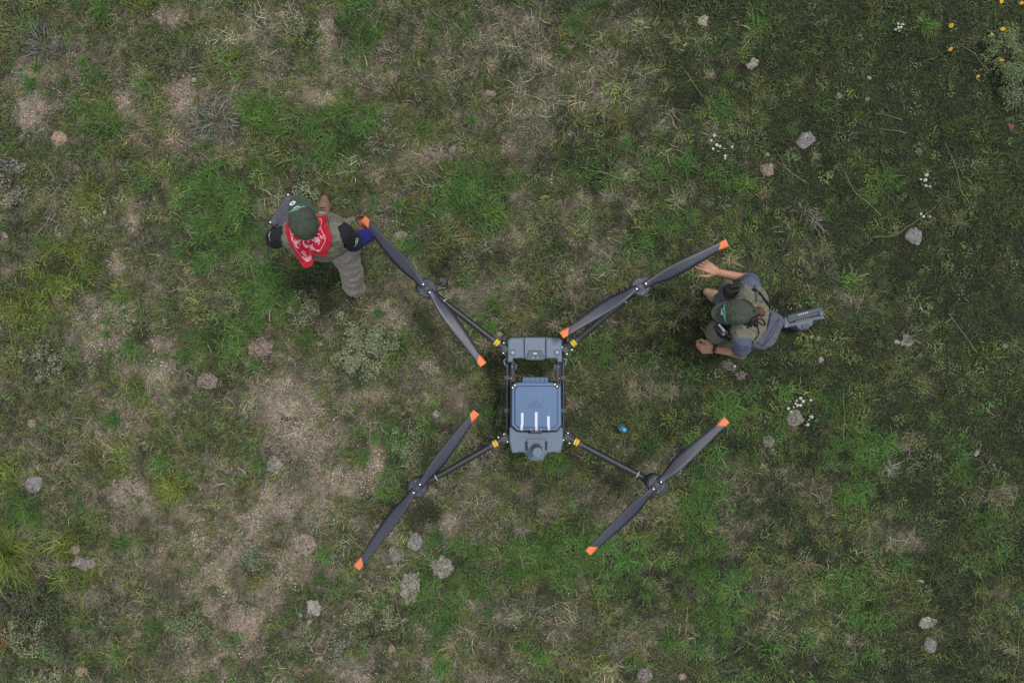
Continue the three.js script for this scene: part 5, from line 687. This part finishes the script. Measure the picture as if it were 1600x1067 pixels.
function tussock(label, px, py, r, tint, n = 700) { const [x, , z] = W(px, py, .1), R = r / 185, t = thing('spiky_tussock', label, 'grass tussock', [x, ground(x, z), z]); const g = clump({ n, spread: .04 + R * .1, len: [R * .6, R * 1.4], wide: [.0045, .008], lean: [.2, 1.3], tone: [.5, 1.4], segs: 4, curl: .55, hue: () => { const c = rr(.8, 1.2); return [tint[0] * c, tint[1] * c, tint[2] * c]; } }); part('blades', g, LEAF, t); if (r > 30) keepOut.push([x, z, R * .75]); }
tussock('big spiky yellow-green tussock at the left edge', -4, 868, 56, [.20, .26, .048]); tussock('smaller spiky tussock with orange blades in the lower left corner', -12, 1008, 34, [.26, .17, .05], 120); tussock('bright green tuft by the lower left rotor', 612, 742, 14, [.12, .22, .05], 120); tussock('yellow-green tuft at left of the big bare patch', 262, 768, 20, [.24, .28, .05], 200); tussock('small green tuft at the lower left', 203, 852, 10, [.12, .22, .04], 90); tussock('leafy green tuft below the lower right rotor', 1042, 880, 16, [.18, .27, .06], 100); tussock('grass tuft in the lush patch below the standing person', 413, 470, 22, [.13, .25, .06], 160);

// ------------------------------------------------------------------ turf
// relative tints inside a clump: straw among the green and green among the straw
const strawHue = [1.9, 1.45, 1.75], dryHue = [1.25, 1.0, 1.15];
const PROTO = {
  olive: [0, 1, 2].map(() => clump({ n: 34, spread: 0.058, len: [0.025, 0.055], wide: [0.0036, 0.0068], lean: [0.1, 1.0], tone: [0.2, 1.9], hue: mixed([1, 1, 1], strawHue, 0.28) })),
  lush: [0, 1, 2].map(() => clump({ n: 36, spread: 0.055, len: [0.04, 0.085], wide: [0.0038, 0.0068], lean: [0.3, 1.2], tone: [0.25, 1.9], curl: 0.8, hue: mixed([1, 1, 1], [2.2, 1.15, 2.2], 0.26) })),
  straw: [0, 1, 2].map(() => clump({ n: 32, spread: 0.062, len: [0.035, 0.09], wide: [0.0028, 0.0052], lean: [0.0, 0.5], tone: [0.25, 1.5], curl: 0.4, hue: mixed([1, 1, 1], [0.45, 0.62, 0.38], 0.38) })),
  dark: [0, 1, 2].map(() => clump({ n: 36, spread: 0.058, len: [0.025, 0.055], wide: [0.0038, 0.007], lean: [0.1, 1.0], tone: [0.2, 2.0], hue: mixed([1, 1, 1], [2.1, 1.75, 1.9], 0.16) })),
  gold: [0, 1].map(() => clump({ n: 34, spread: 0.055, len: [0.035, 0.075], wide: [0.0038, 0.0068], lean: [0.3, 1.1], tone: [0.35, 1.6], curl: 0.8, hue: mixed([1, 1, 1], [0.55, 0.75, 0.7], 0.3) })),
  forb: [0, 1, 2].map(() => leaves({ n: 20, spread: 0.055, size: [0.012, 0.024], high: 0.035, tone: [0.5, 1.5] })),
};
const TINT = { olive: [.106, .142, .038], lush: [.066, .165, .028], straw: [.330, .300, .200], dark: [.040, .064, .014], gold: [.175, .220, .032], forb: [.100, .135, .050] };
const NAMES = { olive: 'short_grass', lush: 'lush_grass', straw: 'dry_grass', dark: 'mossy_turf', gold: 'yellow_grass', forb: 'leafy_ground_cover' };
const SAY = { olive: 'short olive green grass spread thinly over the field', lush: 'lush green grass growing in soft patches', straw: 'dry straw coloured grass lying flat over the earth', dark: 'dark green mossy turf, thickest on the right', gold: 'yellow green grass tufts in patches at the left', forb: 'small broad leaved ground cover between the grasses' };
function grow() {
  const out = {}; for (const k in PROTO) out[k] = PROTO[k].map(() => []);
  const put = (kind, x, z, s, bright) => { const v = Math.floor(rnd() * PROTO[kind].length); out[kind][v].push([x, z, s, bright, rr(0, 6.283)]); };
  const sow = (x0, x1, z0, z1, step, size, skip) => {
    for (let z = z0; z < z1; z += step) for (let x = x0; x < x1; x += step) {
      const px = x + rr(0, step), pz = z + rr(0, step); if (skip(px, pz) || blocked(px, pz)) continue; if (noise(px * 8, 61, pz * 8) + 0.6 * noise(px * 19, 63, pz * 19) < -0.38 && rnd() < .6) continue;
      const w = cover(px, pz), r = rnd(); let k = 0, a = w[0]; while (k < 5 && r > a) a += w[++k];
      const b = Math.max(.35, 1 + 0.5 * noise(px * 5, 40, pz * 5) + 0.7 * noise(px * 14, 44, pz * 14) + rr(-0.35, 0.35));
      if (k === 0) { if (rnd() < 0.5) put(rnd() < .5 ? 'straw' : 'olive', px, pz, size * rr(0.25, 0.65), b); continue; }
      const kind = KINDS[k]; if (rnd() < (kind === 'dark' ? .03 : .10) && kind !== 'straw') put('forb', px, pz, size * rr(0.7, 1.2), b); else put(kind, px, pz, size * (rnd() < .12 ? rr(1.2, 1.75) : rr(0.6, 1.05)), b);
    }
  };
  const inner = (x, z) => Math.abs(x) < 5.0 && Math.abs(z) < 3.55;
  sow(-5.0, 5.0, -3.55, 3.55, 0.047, 1, () => false);
  sow(-9, 9, -7, 7, 0.13, 2.2, inner);
  sow(-20, 20, -16, 16, 0.45, 5, (x, z) => Math.abs(x) < 9 && Math.abs(z) < 7);
  const m = new THREE.Matrix4(), q = new THREE.Quaternion(), e = new THREE.Euler(), c = new THREE.Color();
  for (const k in PROTO) PROTO[k].forEach((g, v) => {
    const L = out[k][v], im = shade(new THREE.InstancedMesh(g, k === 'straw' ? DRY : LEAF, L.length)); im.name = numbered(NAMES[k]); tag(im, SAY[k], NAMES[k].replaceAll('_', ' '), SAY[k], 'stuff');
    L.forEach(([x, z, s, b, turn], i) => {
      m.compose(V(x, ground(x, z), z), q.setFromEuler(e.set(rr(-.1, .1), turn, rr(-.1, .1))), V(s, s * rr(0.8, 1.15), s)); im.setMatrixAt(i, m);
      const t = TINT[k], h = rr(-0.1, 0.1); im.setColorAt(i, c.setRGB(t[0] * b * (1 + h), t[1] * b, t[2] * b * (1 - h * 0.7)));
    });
    scene.add(im);
  });
  // loose gravel on the bare earth
  const peb = [0, 1, 2].map(() => { const parts = []; for (let i = 0; i < 20; i++) { const g = new THREE.IcosahedronGeometry(rr(0.0020, 0.0056), 0), a = rr(0, 6.28), r = rr(0, 0.09); g.scale(1, 0.7, rr(0.7, 1.2)); g.rotateY(rr(0, 6)); g.translate(Math.cos(a) * r, 0.002, Math.sin(a) * r); const t = rr(0.5, 1.5), col = new Float32Array(g.attributes.position.count * 3).fill(t); g.setAttribute('color', new THREE.BufferAttribute(col, 3)); g.deleteAttribute('uv'); parts.push(g); } return mergeGeometries(parts); });
  const lists = [[], [], []];
  for (let i = 0; i < 36000; i++) { const x = rr(-5.2, 5.2), z = rr(-3.75, 3.75), w = cover(x, z)[0]; if (rnd() < w * 1.1 - 0.1 + (x < -0.4 ? 0.02 : 0) && !blocked(x, z)) lists[i % 3].push([x, z]); }
  lists.forEach((L, v) => { const im = shade(new THREE.InstancedMesh(peb[v], new THREE.MeshStandardMaterial({ vertexColors: true, roughness: 0.9 }), L.length)); im.name = numbered('gravel'); tag(im, 'loose pale gravel scattered over the bare earth', 'gravel', 'loose gravel on the bare earth', 'stuff'); L.forEach(([x, z], i) => { const s = rr(0.4, 1.3); m.compose(V(x, ground(x, z), z), q.setFromEuler(e.set(0, rr(0, 6.28), 0)), V(s, s, s)); im.setMatrixAt(i, m); const t = Math.pow(rnd(), 1.7) * .42 + .10; im.setColorAt(i, c.setRGB(t, t * rr(.84, .95), t * rr(.68, .85))); }); scene.add(im); });
}
grow();
{ // distinct larger tufts standing over the turf, each its own colour
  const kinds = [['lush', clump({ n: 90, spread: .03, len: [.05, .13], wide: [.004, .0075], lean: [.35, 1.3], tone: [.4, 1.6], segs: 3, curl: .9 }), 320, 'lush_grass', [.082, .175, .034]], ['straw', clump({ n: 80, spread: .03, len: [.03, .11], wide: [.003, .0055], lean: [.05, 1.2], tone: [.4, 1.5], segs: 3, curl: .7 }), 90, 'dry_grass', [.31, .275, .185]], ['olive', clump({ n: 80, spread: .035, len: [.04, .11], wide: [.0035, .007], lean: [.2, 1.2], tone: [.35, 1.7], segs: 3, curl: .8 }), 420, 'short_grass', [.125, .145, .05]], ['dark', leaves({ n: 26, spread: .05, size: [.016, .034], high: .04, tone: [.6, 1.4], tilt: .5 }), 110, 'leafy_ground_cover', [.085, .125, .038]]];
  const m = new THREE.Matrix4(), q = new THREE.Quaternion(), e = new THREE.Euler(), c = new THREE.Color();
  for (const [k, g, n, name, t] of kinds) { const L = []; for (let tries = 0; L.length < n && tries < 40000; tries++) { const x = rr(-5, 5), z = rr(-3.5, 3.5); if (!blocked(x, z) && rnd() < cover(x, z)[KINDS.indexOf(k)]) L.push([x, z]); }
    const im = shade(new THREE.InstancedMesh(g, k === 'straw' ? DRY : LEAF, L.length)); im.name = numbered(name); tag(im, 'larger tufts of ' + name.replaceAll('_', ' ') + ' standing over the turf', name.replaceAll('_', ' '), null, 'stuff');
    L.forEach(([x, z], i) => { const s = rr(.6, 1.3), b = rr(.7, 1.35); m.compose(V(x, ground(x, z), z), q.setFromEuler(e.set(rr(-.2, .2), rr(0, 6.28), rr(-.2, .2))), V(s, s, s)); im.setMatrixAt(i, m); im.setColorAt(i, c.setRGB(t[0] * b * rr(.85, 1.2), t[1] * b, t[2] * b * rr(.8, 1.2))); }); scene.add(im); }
}
renderer.render(scene, camera);
